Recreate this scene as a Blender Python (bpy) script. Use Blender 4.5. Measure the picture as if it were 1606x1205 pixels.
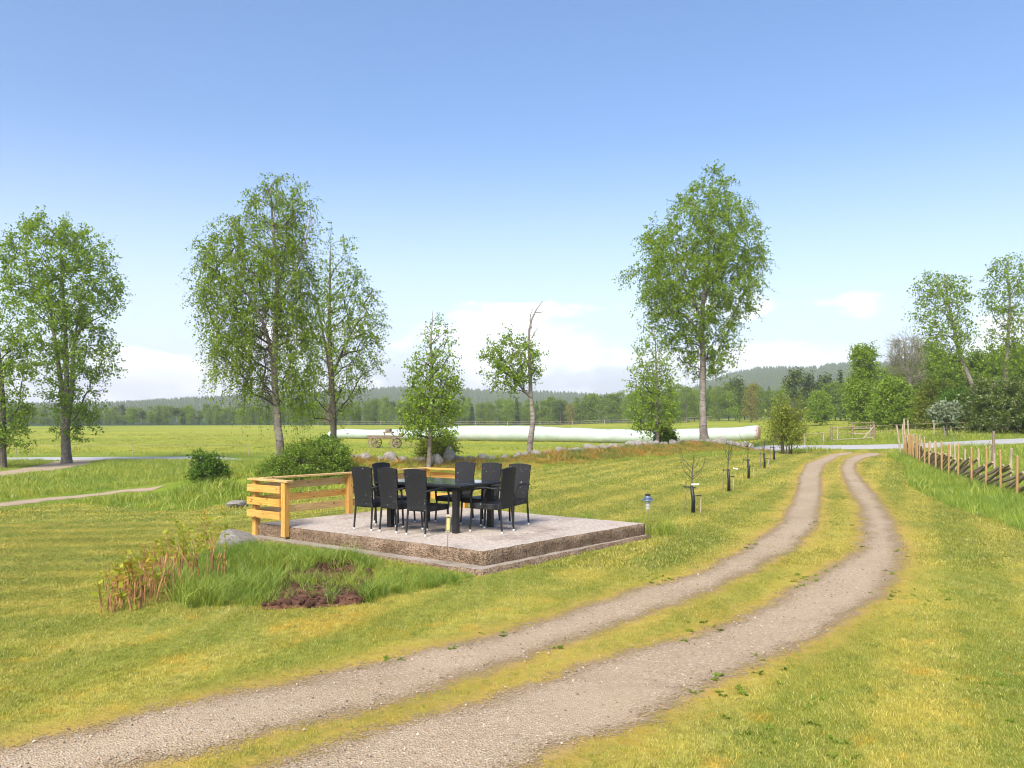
import bpy, bmesh, math, random
import numpy as np
from mathutils import Vector, Matrix
R = math.radians
sc = bpy.context.scene
for o in list(bpy.data.objects): bpy.data.objects.remove(o)
C = sc.collection

# ------------------------------------------------------------------ camera, sky, sun, exposure
F = 1300.0; CAMZ = 2.0; HOR = 655.0          # focal length and horizon row, in pixels of the 1606 x 1205 photograph
cam = bpy.data.cameras.new('camera'); camo = bpy.data.objects.new('camera', cam); C.objects.link(camo)
cam.sensor_width = 36; cam.lens = F / 1606 * 36; cam.shift_y = (HOR - 602.5) / 1606
cam.clip_start = 0.05; cam.clip_end = 9000
camo.location = (0, 0, CAMZ); camo.rotation_euler = (R(90), 0, 0); sc.camera = camo
SUN_EL, SUN_AZ = 46, 205                      # azimuth clockwise from +Y: behind the camera, to its left
w = bpy.data.worlds.new('World'); sc.world = w; w.use_nodes = True
nt = w.node_tree; nt.nodes.clear(); L = nt.links.new
def nn(t, **k):
    n = nt.nodes.new(t)
    for a, v in k.items(): setattr(n, a, v)
    return n
sky = nn('ShaderNodeTexSky'); sky.sky_type = 'NISHITA'; sky.sun_disc = False
sky.sun_elevation = R(SUN_EL); sky.sun_rotation = R(SUN_AZ); sky.air_density = 1.0; sky.dust_density = 1.9; sky.ozone_density = 3.0
tc = nn('ShaderNodeTexCoord'); sep = nn('ShaderNodeSeparateXYZ'); L(tc.outputs['Generated'], sep.inputs[0])
mp = nn('ShaderNodeMapping'); mp.inputs['Scale'].default_value = (1, 1, 2.3); mp.inputs['Location'].default_value = (3.1, 0.4, 0); L(tc.outputs['Generated'], mp.inputs[0])
no = nn('ShaderNodeTexNoise'); no.inputs['Scale'].default_value = 5.2; no.inputs['Detail'].default_value = 9; no.inputs['Roughness'].default_value = 0.52; L(mp.outputs[0], no.inputs['Vector'])
el = nn('ShaderNodeValToRGB'); L(sep.outputs['Z'], el.inputs[0])
e = el.color_ramp.elements; e[0].position = 0.0; e[0].color = (0.60,)*3 + (1,); e[1].position = 0.26; e[1].color = (0.0, 0, 0, 1)
q = e.new(0.06); q.color = (0.50,)*3 + (1,); q = e.new(0.13); q.color = (0.36,)*3 + (1,); q = e.new(0.19); q.color = (0.1,)*3 + (1,)
ad = nn('ShaderNodeMath', operation='ADD'); L(no.outputs['Fac'], ad.inputs[0]); L(el.outputs[0], ad.inputs[1])
cl = nn('ShaderNodeMapRange'); cl.interpolation_type = 'SMOOTHSTEP'; cl.inputs[1].default_value = 0.92; cl.inputs[2].default_value = 1.01; L(ad.outputs[0], cl.inputs[0])
cm = nn('ShaderNodeMath', operation='MULTIPLY'); cm.inputs[1].default_value = 0.86; L(cl.outputs[0], cm.inputs[0])
n2 = nn('ShaderNodeTexNoise'); n2.inputs['Scale'].default_value = 11; n2.inputs['Detail'].default_value = 6; L(mp.outputs[0], n2.inputs['Vector'])
cr = nn('ShaderNodeMixRGB'); cr.inputs[1].default_value = (5.9, 6.3, 6.9, 1); cr.inputs[2].default_value = (8.2, 8.3, 8.5, 1)
ms = nn('ShaderNodeMapRange'); ms.inputs[1].default_value = 0.38; ms.inputs[2].default_value = 0.62; L(n2.outputs['Fac'], ms.inputs[0]); L(ms.outputs[0], cr.inputs[0])
hs = nn('ShaderNodeHueSaturation'); hs.inputs['Saturation'].default_value = 1.13; hs.inputs['Hue'].default_value = 0.504; hs.inputs['Value'].default_value = 1.0; L(sky.outputs[0], hs.inputs['Color'])
mx = nn('ShaderNodeMixRGB'); L(cm.outputs[0], mx.inputs[0]); L(hs.outputs[0], mx.inputs[1]); L(cr.outputs[0], mx.inputs[2])
vr = nn('ShaderNodeMapRange'); vr.interpolation_type = 'SMOOTHSTEP'; vr.inputs[1].default_value = -0.02; vr.inputs[2].default_value = 0.34; vr.inputs[3].default_value = 0.62; vr.inputs[4].default_value = 0.0; L(sep.outputs['Z'], vr.inputs[0])
vm = nn('ShaderNodeMixRGB'); vm.inputs[2].default_value = (5.7, 6.15, 7.2, 1); L(vr.outputs[0], vm.inputs[0]); L(hs.outputs[0], vm.inputs[1]); L(vm.outputs[0], mx.inputs[1])
bg = nn('ShaderNodeBackground'); bg.inputs['Strength'].default_value = 0.093; L(mx.outputs[0], bg.inputs[0])
wo = nn('ShaderNodeOutputWorld'); L(bg.outputs[0], wo.inputs[0])
sl = bpy.data.lights.new('sun', 'SUN'); sl.energy = 2.8; sl.angle = R(28); sl.color = (1, 0.93, 0.80)
so = bpy.data.objects.new('sun', sl); C.objects.link(so)
az, ev = R(SUN_AZ), R(SUN_EL)
sd = Vector((math.sin(az) * math.cos(ev), math.cos(az) * math.cos(ev), math.sin(ev)))
so.rotation_euler = sd.to_track_quat('Z', 'Y').to_euler(); so.location = sd * 60 + Vector((0, 0, 20))
vs = sc.view_settings; vs.view_transform = 'Standard'; vs.look = 'None'; vs.gamma = 1; vs.use_curve_mapping = False; vs.exposure = 1.38
sc.render.engine = 'CYCLES'; cy = sc.cycles
cy.max_bounces = 6; cy.diffuse_bounces = 3; cy.glossy_bounces = 2; cy.transmission_bounces = 4; cy.transparent_max_bounces = 8
cy.caustics_reflective = False; cy.caustics_refractive = False; cy.use_denoising = True; cy.sample_clamp_indirect = 4; cy.filter_width = 1.1

# ------------------------------------------------------------------ helpers
rng = np.random.default_rng(7); random.seed(7)
def sstep(a, b, x):
    t = np.clip((x - a) / (b - a), 0, 1); return t * t * (3 - 2 * t)
def vnoise(x, y, s=1.0, seed=0):             # smooth value noise, 0..1
    x = np.asarray(x, float) * s + seed * 17.13; y = np.asarray(y, float) * s - seed * 9.71
    xi = np.floor(x); yi = np.floor(y); fx = x - xi; fy = y - yi
    def h(a, b):
        v = np.sin(a * 127.1 + b * 311.7 + seed * 3.3) * 43758.5453
        return v - np.floor(v)
    u = fx * fx * (3 - 2 * fx); v = fy * fy * (3 - 2 * fy)
    return (h(xi, yi) * (1 - u) + h(xi + 1, yi) * u) * (1 - v) + (h(xi, yi + 1) * (1 - u) + h(xi + 1, yi + 1) * u) * v
def segdist(px, py, P):                       # distance of points to an open polyline
    d = np.full(np.shape(px), 1e9)
    for (ax, ay), (bx, by) in zip(P[:-1], P[1:]):
        ux, uy = bx - ax, by - ay; l = ux * ux + uy * uy + 1e-12
        t = np.clip(((px - ax) * ux + (py - ay) * uy) / l, 0, 1)
        d = np.minimum(d, np.hypot(px - ax - t * ux, py - ay - t * uy))
    return d
def inside(px, py, P):
    c = np.zeros(np.shape(px), bool); n = len(P)
    for i in range(n):
        x0, y0 = P[i]; x1, y1 = P[(i + 1) % n]
        if y0 == y1: continue
        c ^= ((y0 > py) != (y1 > py)) & (px < (x1 - x0) * (py - y0) / (y1 - y0) + x0)
    return c
def sdpoly(px, py, P):                        # signed distance, negative inside
    d = segdist(px, py, list(P) + [P[0]]); return np.where(inside(px, py, P), -d, d)

ROAD_C = [(-130, 74), (-80, 65), (-45, 60), (-15, 62.5), (0, 62), (9, 61), (14, 57.5), (17.5, 52.5), (20.5, 50), (24, 49.4), (28, 50.5), (34, 52.5), (45, 54), (70, 55), (120, 54)]
BERM = [(-15, 33), (-6.5, 35), (-3, 35.6), (1.4, 38.5), (6, 43), (10, 47.5), (14.2, 51)]
RIDGE_X = [-900, -400, 0, 150, 300, 420, 600, 680, 760, 860, 940, 985, 1040, 1140, 1200, 1260, 1330, 1450, 1606, 2200]
RIDGE_Y = [645, 640, 644, 643, 634, 628, 617, 614, 621, 623, 629, 641, 637, 599, 590, 592, 586, 592, 598, 606]
def H(x, y):
    x = np.asarray(x, float); y = np.asarray(y, float)
    xb = np.interp(y, [-20, 0, 7.9, 10, 14, 20, 30, 45, 52, 60, 90, 400], [-9, -7.5, -5.0, -4.0, -3.3, -0.5, 4.5, 11, 14, 24, 48, 90])
    ww = 3.4 + 0.6 * np.clip(y - 12, 0, 40)
    t = np.clip((xb - x) / ww, 0, 1); z = -1.05 * t * t * (3 - 2 * t)
    rr = np.clip(x - 15, 0, 200) * 0.055 * sstep(26, 62, y); z = z + 1.15 * (1 - np.exp(-rr / 1.15)) * 1.0
    z = z + 0.62 * sstep(100, 260, y)
    z = z - 0.75 * np.exp(-(segdist(x, y, ROAD_C) / 4.2) ** 2) * sstep(-23, -17, x) * (1 - sstep(14.0, 17.5, x))
    bd = segdist(x, y, BERM); z = z + 0.54 * np.exp(-(bd / 1.5) ** 2) * sstep(-14, -5, x)
    z = z + 0.05 * np.exp(-(segdist(x, y, [(-1.3, 10.75), (-3.0, 11.7), (-3.9, 12.6)]) / 0.62) ** 2)
    z = z + 0.95 * np.exp(-((x + 9.5) / 5.0) ** 2 - ((y - 34.5) / 3.6) ** 2)
    z = z + 0.05 * (vnoise(x, y, 0.16, 1) - 0.5) * sstep(3, 9, y) + 0.022 * (vnoise(x, y, 0.6, 2) - 0.5)
    px = 803 + F * x / np.maximum(y, 1.0)
    D = np.hypot(x, y)
    hh = (HOR - np.interp(px, RIDGE_X, RIDGE_Y)) / F * 1400 + 3
    z = z + np.where(y > 300, hh * sstep(650, 1400, D) * (1 + 0.10 * (vnoise(x, y, 0.006, 3) - 0.5)), 0)
    return z
_DD = np.concatenate([np.arange(3, 30, 0.02), np.arange(30, 120, 0.08), np.arange(120, 420, 0.4)])
def G(px, py):                                # the ground point seen at a pixel of the photograph
    X = (px - 803) / F * _DD; Z = CAMZ - (py - HOR) / F * _DD
    k = np.argmax(Z <= H(X, _DD))
    return (float(X[k]), float(_DD[k])) if Z[k] <= H(X[k], _DD[k]) else (float(X[-1]), float(_DD[-1]))
def PX(px, D): return (px - 803) / F * D
def PZ(py, D): return CAMZ - (py - HOR) / F * D
def h1(x, y): return float(H(x, y))

class MB:                                     # collects shapes into one mesh
    def __init__(s): s.v = []; s.f = []
    def add(s, v, f):
        b = len(s.v); s.v += [tuple(p) for p in v]; s.f += [tuple(i + b for i in q) for q in f]; return s
    def box(s, c, d, rz=0.0, M=None, taper=1.0):
        cx, cy_, cz = c; hx, hy, hz = d[0] / 2, d[1] / 2, d[2] / 2; V = []
        for sz in (-1, 1):
            k = taper if sz > 0 else 1
            for sx, sy in ((-1, -1), (1, -1), (1, 1), (-1, 1)):
                p = Vector((sx * hx * k, sy * hy * k, sz * hz))
                if rz: p = Matrix.Rotation(rz, 3, 'Z') @ p
                p += Vector((cx, cy_, cz)); V.append(M @ p if M else p)
        return s.add(V, [(3, 2, 1, 0), (4, 5, 6, 7), (0, 1, 5, 4), (1, 2, 6, 5), (2, 3, 7, 6), (3, 0, 4, 7)])
    def tube(s, P, rad, n=8, cap=True):
        P = [Vector(p) for p in P]; m = len(P); rad = rad if hasattr(rad, '__len__') else [rad] * m; V = []; Fc = []
        up = Vector((0.31, 0.95, 0.05)).normalized()
        for i, p in enumerate(P):
            t = (P[min(i + 1, m - 1)] - P[max(i - 1, 0)]).normalized()
            a = t.cross(up)
            if a.length < 1e-3: a = t.cross(Vector((1, 0, 0)))
            a.normalize(); b = t.cross(a)
            for k in range(n):
                th = 2 * math.pi * k / n; V.append(p + (a * math.cos(th) + b * math.sin(th)) * rad[i])
        for i in range(m - 1):
            for k in range(n): Fc.append((i * n + k, i * n + (k + 1) % n, (i + 1) * n + (k + 1) % n, (i + 1) * n + k))
        if cap: Fc += [tuple(range(n)), tuple(range((m - 1) * n + n - 1, (m - 1) * n - 1, -1))]
        return s.add(V, Fc)
    def lathe(s, prof, c=(0, 0, 0), n=16):
        V = []; Fc = []
        for r, z in prof:
            for k in range(n):
                th = 2 * math.pi * k / n; V.append((c[0] + r * math.cos(th), c[1] + r * math.sin(th), c[2] + z))
        for i in range(len(prof) - 1):
            for k in range(n): Fc.append((i * n + k, i * n + (k + 1) % n, (i + 1) * n + (k + 1) % n, (i + 1) * n + k))
        Fc += [tuple(range(n - 1, -1, -1)), tuple(range((len(prof) - 1) * n, len(prof) * n))]
        return s.add(V, Fc)
    def mesh(s, name, mat, smooth=False, bevel=0):
        me = bpy.data.meshes.new(name); me.from_pydata(s.v, [], s.f)
        if bevel:
            bm = bmesh.new(); bm.from_mesh(me)
            bmesh.ops.bevel(bm, geom=bm.edges[:], offset=bevel, segments=2, affect='EDGES', profile=0.6); bm.to_mesh(me); bm.free()
        bm = bmesh.new(); bm.from_mesh(me); bmesh.ops.recalc_face_normals(bm, faces=bm.faces[:]); bm.to_mesh(me); bm.free()
        if smooth: me.shade_smooth()
        if mat: me.materials.append(mat)
        return me
    def build(s, name, mat, parent=None, smooth=False, bevel=0):
        return link(name, s.mesh(name, mat, smooth, bevel), parent)
def link(name, me, parent=None):
    o = bpy.data.objects.new(name, me); C.objects.link(o)
    if parent: o.parent = parent
    return o
def npmesh(name, V, Fq, mat, smooth=False):   # fast mesh from arrays, faces all of one size
    me = bpy.data.meshes.new(name); V = np.asarray(V, np.float32); Fq = np.asarray(Fq, np.int32); k = Fq.shape[1]
    me.vertices.add(len(V)); me.vertices.foreach_set('co', V.ravel())
    me.loops.add(Fq.size); me.loops.foreach_set('vertex_index', Fq.ravel())
    me.polygons.add(len(Fq)); me.polygons.foreach_set('loop_start', np.arange(0, Fq.size, k, dtype=np.int32))
    if smooth: me.polygons.foreach_set('use_smooth', np.ones(len(Fq), bool))
    me.update(calc_edges=True); me.validate()
    if mat: me.materials.append(mat)
    return me
def tag(o, label=None, cat=None, group=None, kind=None):
    for k, v in (('label', label), ('category', cat), ('group', group), ('kind', kind)):
        if v: o[k] = v
    return o
def thing(name, label, cat, loc, rz=0.0, group=None):
    o = bpy.data.objects.new(name, None); C.objects.link(o); o.location = loc; o.rotation_euler = (0, 0, rz); o.empty_display_size = 0.2
    return tag(o, label, cat, group)
def copy_tree(o, parent=None):
    c = o.copy(); C.objects.link(c); c.parent = parent
    for ch in o.children: copy_tree(ch, c)
    return c
def attr(me, name, arr):
    a = me.attributes.new(name, 'FLOAT', 'POINT'); a.data.foreach_set('value', np.asarray(arr, np.float32).ravel())

# ------------------------------------------------------------------ materials
class M:
    def __init__(s, name):
        s.m = bpy.data.materials.new(name); s.m.use_nodes = True; s.t = s.m.node_tree; s.t.nodes.clear()
        s.out = s.n('ShaderNodeOutputMaterial')
    def n(s, t, ins=None, **k):
        x = s.t.nodes.new(t)
        for a, v in k.items(): setattr(x, a, v)
        for a, v in (ins or {}).items(): s.set(x.inputs[a], v)
        return x
    def set(s, sock, v):
        if isinstance(v, bpy.types.NodeSocket): s.t.links.new(v, sock)
        elif isinstance(v, tuple) and sock.type == 'RGBA' and len(v) == 3: sock.default_value = v + (1,)
        else: sock.default_value = v
    def pos(s): return s.n('ShaderNodeNewGeometry').outputs['Position']
    def obj(s): return s.n('ShaderNodeTexCoord').outputs['Object']
    def island(s): return s.n('ShaderNodeNewGeometry').outputs['Random Per Island']
    def orand(s): return s.n('ShaderNodeObjectInfo').outputs['Random']
    def map(s, vec, scale=(1, 1, 1), rot=(0, 0, 0)): return s.n('ShaderNodeMapping', {0: vec, 'Scale': scale, 'Rotation': rot}).outputs[0]
    def noise(s, vec, scale, detail=4, rough=0.55): return s.n('ShaderNodeTexNoise', {'Vector': vec, 'Scale': scale, 'Detail': detail, 'Roughness': rough}).outputs['Fac']
    def voro(s, vec, scale, out='Distance', feature='F1'): return s.n('ShaderNodeTexVoronoi', {'Vector': vec, 'Scale': scale}, feature=feature).outputs[out]
    def rng(s, v, a, b, c=0.0, d=1.0): return s.n('ShaderNodeMapRange', {0: v, 1: a, 2: b, 3: c, 4: d}).outputs[0]
    def math(s, op, a, b=0.0, c=0.0): return s.n('ShaderNodeMath', {0: a, 1: b, 2: c}, operation=op).outputs[0]
    def mix(s, f, a, b, bt='MIX'): return s.n('ShaderNodeMixRGB', {0: f, 1: a, 2: b}, blend_type=bt).outputs[0]
    def ramp(s, f, stops):
        x = s.n('ShaderNodeValToRGB', {0: f}); e = x.color_ramp.elements
        while len(e) < len(stops): e.new(0.5)
        for el_, (p, c) in zip(e, stops): el_.position = p; el_.color = tuple(c) + (1,)
        return x.outputs[0]
    def attr(s, name): return s.n('ShaderNodeAttribute', attribute_name=name).outputs['Fac']
    def bump(s, h, dist=0.01, strength=1.0): return s.n('ShaderNodeBump', {'Height': h, 'Distance': dist, 'Strength': strength}).outputs[0]
    def pbr(s, color, rough=0.6, bump=None, spec=0.4, metal=0.0, **k):
        p = s.n('ShaderNodeBsdfPrincipled', {'Base Color': color, 'Roughness': rough, 'Specular IOR Level': spec, 'Metallic': metal})
        if bump is not None: s.set(p.inputs['Normal'], bump)
        for a, v in k.items(): s.set(p.inputs[a], v)
        s.t.links.new(p.outputs[0], s.out.inputs[0]); return s.m
    def leaf(s, color, transl=0.35, gloss=0.05):
        d = s.n('ShaderNodeBsdfDiffuse', {0: color}); t = s.n('ShaderNodeBsdfTranslucent', {0: s.mix(0.5, color, s.mix(1.0, color, (1.5, 1.3, 0.6), 'MULTIPLY'))})
        x = s.n('ShaderNodeMixShader', {0: transl, 1: d.outputs[0], 2: t.outputs[0]})
        if gloss:
            g = s.n('ShaderNodeBsdfGlossy', {0: (1, 1, 1), 'Roughness': 0.45}); x = s.n('ShaderNodeMixShader', {0: gloss, 1: x.outputs[0], 2: g.outputs[0]})
        s.t.links.new(x.outputs[0], s.out.inputs[0]); return s.m

GREEN = (0.185, 0.230, 0.034); YEL = (0.385, 0.345, 0.056); STRAW = (0.48, 0.42, 0.12); MOSS = (0.48, 0.31, 0.035); LUSH = (0.115, 0.215, 0.015)
def lawn_color(m, stripes=True):
    p = m.pos(); py_ = m.n('ShaderNodeSeparateXYZ', {0: p}).outputs[1]
    near = m.rng(py_, 7.5, 13.0, 1.0, 0.2)      # worn, mossy turf by the gravel tracks; even sward farther off
    def patch(c, n_, a, b, f, col): return m.mix(m.math('MULTIPLY', m.rng(n_, a, b, 0, f), near), c, col)
    c = m.mix(m.rng(m.noise(p, 0.55, 5, 0.62), 0.38, 0.62), GREEN, YEL)
    c = m.mix(m.rng(m.noise(p, 1.7, 4, 0.6), 0.50, 0.72, 0, 0.75), c, YEL)
    c = patch(c, m.noise(m.map(p, (1, 1, 1), (0, 0, 0.7)), 0.33, 5, 0.65), 0.55, 0.67, 0.7, MOSS)
    c = patch(c, m.noise(p, 0.9, 3, 0.6), 0.58, 0.72, 0.7, LUSH)
    c = patch(c, m.noise(p, 5.5, 4, 0.7), 0.54, 0.66, 0.55, STRAW)
    c = patch(c, m.noise(m.map(p, (1, 1, 1), (0, 0, 1.9)), 3.2, 4, 0.7), 0.54, 0.66, 0.75, (0.125, 0.175, 0.015))
    return patch(c, m.noise(m.map(p, (1, 1, 1), (0, 0, 2.4)), 2.1, 5, 0.7), 0.56, 0.66, 0.75, MOSS)
def stripe_color(m, c):
    p = m.pos(); sx = m.n('ShaderNodeSeparateXYZ', {0: p}).outputs[0]
    def wv(rot): return m.n('ShaderNodeTexWave', {'Vector': m.map(p, (1, 1, 0), (0, 0, R(rot))), 'Scale': 0.24, 'Distortion': 0.7, 'Detail': 2, 'Detail Scale': 0.2}, bands_direction='X').outputs['Fac']
    w_ = m.mix(m.rng(sx, -5, -3), wv(84), wv(26))
    c = m.mix(m.rng(w_, 0.3, 0.7, 0, 0.75), c, m.mix(0.75, c, GREEN)); c = m.mix(m.rng(w_, 0.5, 0.1, 0, 0.18), c, STRAW)
    w2 = m.noise(m.map(p, (3.0, 0.22, 0), (0, 0, R(26))), 1.3, 5, 0.6)
    return m.mix(m.rng(w2, 0.50, 0.7, 0, 0.35), c, STRAW)
def mat_ground():
    m = M('turf_ground'); p = m.pos()
    lawn = stripe_color(m, lawn_color(m))
    fine = m.noise(m.map(p, (1, 0.5, 1)), 14, 4, 0.7); lawn = m.mix(m.rng(fine, 0.40, 0.62, 0.0, 0.5), lawn, m.mix(1.0, lawn, (0.42, 0.42, 0.40), 'MULTIPLY'))
    rough = m.mix(m.rng(m.noise(p, 0.35, 5, 0.65), 0.40, 0.64), (0.12, 0.20, 0.017), (0.22, 0.27, 0.026))
    rough = m.mix(m.rng(m.noise(p, 0.9, 4, 0.7), 0.60, 0.72, 0, 0.5), rough, (0.30, 0.22, 0.08))
    rough = m.mix(m.rng(m.noise(p, 6, 4, 0.7), 0.35, 0.7, 0, 0.4), rough, (0.06, 0.09, 0.012))
    field = m.mix(m.rng(m.noise(m.map(p, (0.5, 1.4, 1)), 0.045, 6, 0.6), 0.38, 0.62), (0.19, 0.235, 0.026), (0.31, 0.30, 0.036))
    field = m.mix(m.rng(m.noise(p, 0.5, 4, 0.7), 0.42, 0.68, 0, 0.45), field, (0.17, 0.21, 0.014))
    c = m.mix(m.rng(m.math('ADD', m.attr('rough'), m.math('MULTIPLY', m.math('SUBTRACT', m.noise(p, 1.4, 4), 0.5), 0.7)), 0.35, 0.65), lawn, rough)
    c = m.mix(m.attr('field'), c, field)
    td = m.math('ADD', m.attr('track'), m.math('MULTIPLY', m.math('SUBTRACT', m.noise(p, 2.2, 5, 0.65), 0.5), 0.55))
    c = m.mix(m.rng(td, 0.02, 0.50, 0.85, 0.0), c, m.mix(m.noise(p, 9, 3), MOSS, (0.36, 0.24, 0.10)))
    c = m.mix(m.rng(td, -0.12, 0.08, 0.85, 0.0), c, (0.36, 0.265, 0.16))
    c = m.mix(m.attr('berm'), c, m.mix(m.rng(m.noise(p, 0.8, 5, 0.7), 0.42, 0.58), (0.075, 0.10, 0.015), (0.28, 0.145, 0.035)))
    c = m.mix(m.attr('forest'), c, (0.03, 0.06, 0.022))
    h = m.math('ADD', m.noise(p, 40, 4, 0.75), m.noise(p, 7, 3))
    return m.pbr(c, 0.95, m.bump(h, 0.03, 0.8), 0.1)
def mat_blades(dark=1.0, tint=None, straw=0.7):
    m = M('grass_blades'); r = m.island()
    c = stripe_color(m, lawn_color(m)) if tint is None else m.mix(m.rng(m.noise(m.pos(), 0.8, 4), 0.4, 0.62), tint[0], tint[1])
    o = m.orand(); c = m.mix(m.rng(r, 0.80, 1.0, 0, straw), c, (0.48, 0.39, 0.12)); c = m.mix(m.rng(o, 0, 0.5, 0.22, 0), c, (0.07, 0.13, 0.012))
    c = m.mix(1.0, c, m.ramp(r, [(0, (0.52,)*3), (0.5, (1.05,)*3), (1, (1.45,)*3)]), 'MULTIPLY')
    return m.leaf(c, 0.35, 0.03)
def mat_gravel():
    m = M('gravel'); p = m.pos()
    c = m.mix(m.noise(p, 0.7, 5, 0.6), (0.265, 0.187, 0.113), (0.40, 0.298, 0.196))
    v = m.voro(p, 70, 'Color'); sepv = m.n('ShaderNodeSeparateColor', {0: v}).outputs[0]
    c = m.mix(m.rng(sepv, 0, 1, 0.0, 0.75), c, m.ramp(sepv, [(0, (0.05, 0.038, 0.026)), (0.45, (0.235, 0.178, 0.12)), (0.85, (0.39, 0.315, 0.23)), (1, (0.56, 0.49, 0.40))]))
    c = m.mix(m.rng(m.noise(p, 1.6, 5, 0.7), 0.56, 0.72, 0, 0.45), c, (0.21, 0.155, 0.055))
    c = m.mix(m.rng(m.noise(p, 25, 3, 0.7), 0.56, 0.68, 0, 0.7), c, (0.09, 0.07, 0.05)); c = m.mix(m.rng(m.noise(p, 60, 3, 0.8), 0.58, 0.66, 0, 0.6), c, (0.56, 0.48, 0.38))
    c = m.mix(m.rng(m.noise(p, 0.9, 5, 0.7), 0.56, 0.70, 0, 0.45), c, (0.17, 0.12, 0.08))
    e = m.attr('edge')                            # metres in from the side: packed bands of finer dust run along the wheel line
    c = m.mix(m.math('MULTIPLY', m.rng(e, 0.15, 0.45, 0, 0.55), m.rng(m.noise(p, 0.5, 4), 0.35, 0.6)), c, (0.41, 0.32, 0.22))
    c = m.mix(m.rng(e, 0.1, 0.35, 0.45, 0), c, (0.30, 0.21, 0.10))
    m.pbr(c, 0.92, m.bump(m.math('ADD', m.voro(p, 70), m.noise(p, 9, 4)), 0.012, 0.9), 0.2)
    a_ = m.math('ADD', e, m.math('ADD', m.math('MULTIPLY', m.math('SUBTRACT', m.noise(p, 3.5, 5, 0.7), 0.5), 0.55), m.math('MULTIPLY', m.math('SUBTRACT', m.noise(p, 45, 3, 0.8), 0.5), 1.25)))
    bs = m.out.inputs[0].links[0].from_socket; tr = m.n('ShaderNodeBsdfTransparent')
    x = m.n('ShaderNodeMixShader', {0: m.rng(a_, 0.12, 0.20), 1: tr.outputs[0], 2: bs}); m.t.links.new(x.outputs[0], m.out.inputs[0]); return m.m
def mat_concrete(side=False, old=False):
    m = M('washed_concrete'); p = m.pos()
    sv = m.n('ShaderNodeSeparateColor', {0: m.voro(p, 38, 'Color')}).outputs[0]
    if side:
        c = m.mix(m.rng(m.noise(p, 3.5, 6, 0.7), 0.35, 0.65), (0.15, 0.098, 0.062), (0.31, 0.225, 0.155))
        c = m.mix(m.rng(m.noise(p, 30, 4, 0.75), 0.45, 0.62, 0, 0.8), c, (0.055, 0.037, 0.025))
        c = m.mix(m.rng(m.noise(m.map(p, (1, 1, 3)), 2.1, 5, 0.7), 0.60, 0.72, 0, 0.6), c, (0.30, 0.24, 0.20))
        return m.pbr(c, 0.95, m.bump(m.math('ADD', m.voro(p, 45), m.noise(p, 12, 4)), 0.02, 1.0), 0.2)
    c = m.mix(m.noise(p, 0.9, 5, 0.65), (0.33, 0.275, 0.225), (0.47, 0.41, 0.35))
    c = m.mix(m.rng(sv, 0, 1, 0, 0.65), c, m.ramp(sv, [(0, (0.12, 0.09, 0.075)), (0.5, (0.38, 0.315, 0.27)), (1, (0.60, 0.53, 0.48))]))
    c = m.mix(m.rng(m.noise(p, 1.3, 6, 0.7), 0.50, 0.68, 0, 0.6), c, (0.13, 0.085, 0.06)); c = m.mix(m.rng(m.noise(p, 16, 5, 0.75), 0.52, 0.68, 0, 0.6), c, (0.10, 0.072, 0.055))
    if old: c = m.mix(0.55, c, m.mix(m.rng(m.noise(p, 4, 5, 0.7), 0.4, 0.62), (0.10, 0.085, 0.045), (0.26, 0.22, 0.19)))
    return m.pbr(c, 0.85, m.bump(m.voro(p, 55), 0.008, 0.8), 0.3)
def mat_wood(col, col2, scale=1.0, axis='X', knots=True, name='timber'):
    m = M(name); p = m.n('ShaderNodeTexCoord').outputs['Object']; s = {'X': (0.6, 9, 9), 'Y': (9, 0.6, 9), 'Z': (9, 9, 0.6)}[axis]
    p = m.n('ShaderNodeVectorMath', {0: p, 1: m.n('ShaderNodeCombineXYZ', {0: m.orand(), 1: m.math('MULTIPLY', m.orand(), 7.0), 2: m.math('MULTIPLY', m.orand(), 3.0)}).outputs[0]}, operation='ADD').outputs[0]
    g = m.noise(m.map(p, s), 6 * scale, 5, 0.6); c = m.mix(m.rng(g, 0.38, 0.62), tuple(v * 0.8 for v in col), col2)
    c = m.mix(m.rng(m.noise(p, 2.0, 3), 0.35, 0.7, 0, 0.5), c, m.mix(0.3, col, (0.55, 0.42, 0.24)))
    if knots:
        k = m.voro(m.map(p, (2.2, 2.2, 5) if axis != 'Z' else (5, 5, 2.2)), 2.6); c = m.mix(m.rng(k, 0.10, 0.20, 0.9, 0), c, (0.15, 0.06, 0.018))
    c = m.mix(m.rng(m.orand(), 0, 1, 0, 0.2), c, (0.48, 0.32, 0.14))
    return m.pbr(c, 0.7, m.bump(g, 0.004, 0.5), 0.25)
def mat_bark(kind):
    m = M(kind + '_bark'); p = m.obj()
    if kind == 'birch':
        n1 = m.noise(m.map(p, (1.4, 1.4, 6)), 2.2, 5, 0.65); c = m.mix(m.rng(m.noise(p, 1.5, 4), 0.35, 0.65), (0.14, 0.118, 0.10), (0.31, 0.275, 0.24))
        c = m.mix(m.rng(n1, 0.54, 0.62), c, (0.06, 0.05, 0.045)); c = m.mix(m.rng(m.noise(p, 7, 4, 0.7), 0.5, 0.7, 0, 0.45), c, (0.18, 0.15, 0.12))
        b = n1
    else:
        n1 = m.noise(m.map(p, (6, 6, 1.2)), 3, 5, 0.65); c = m.mix(m.rng(n1, 0.35, 0.65), (0.04, 0.033, 0.026), (0.15, 0.125, 0.10))
        c = m.mix(m.rng(m.noise(p, 2.5, 4), 0.5, 0.7, 0, 0.5), c, (0.20, 0.18, 0.155)); b = n1
    return m.pbr(c, 0.9, m.bump(b, 0.03, 0.8), 0.2)
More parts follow.
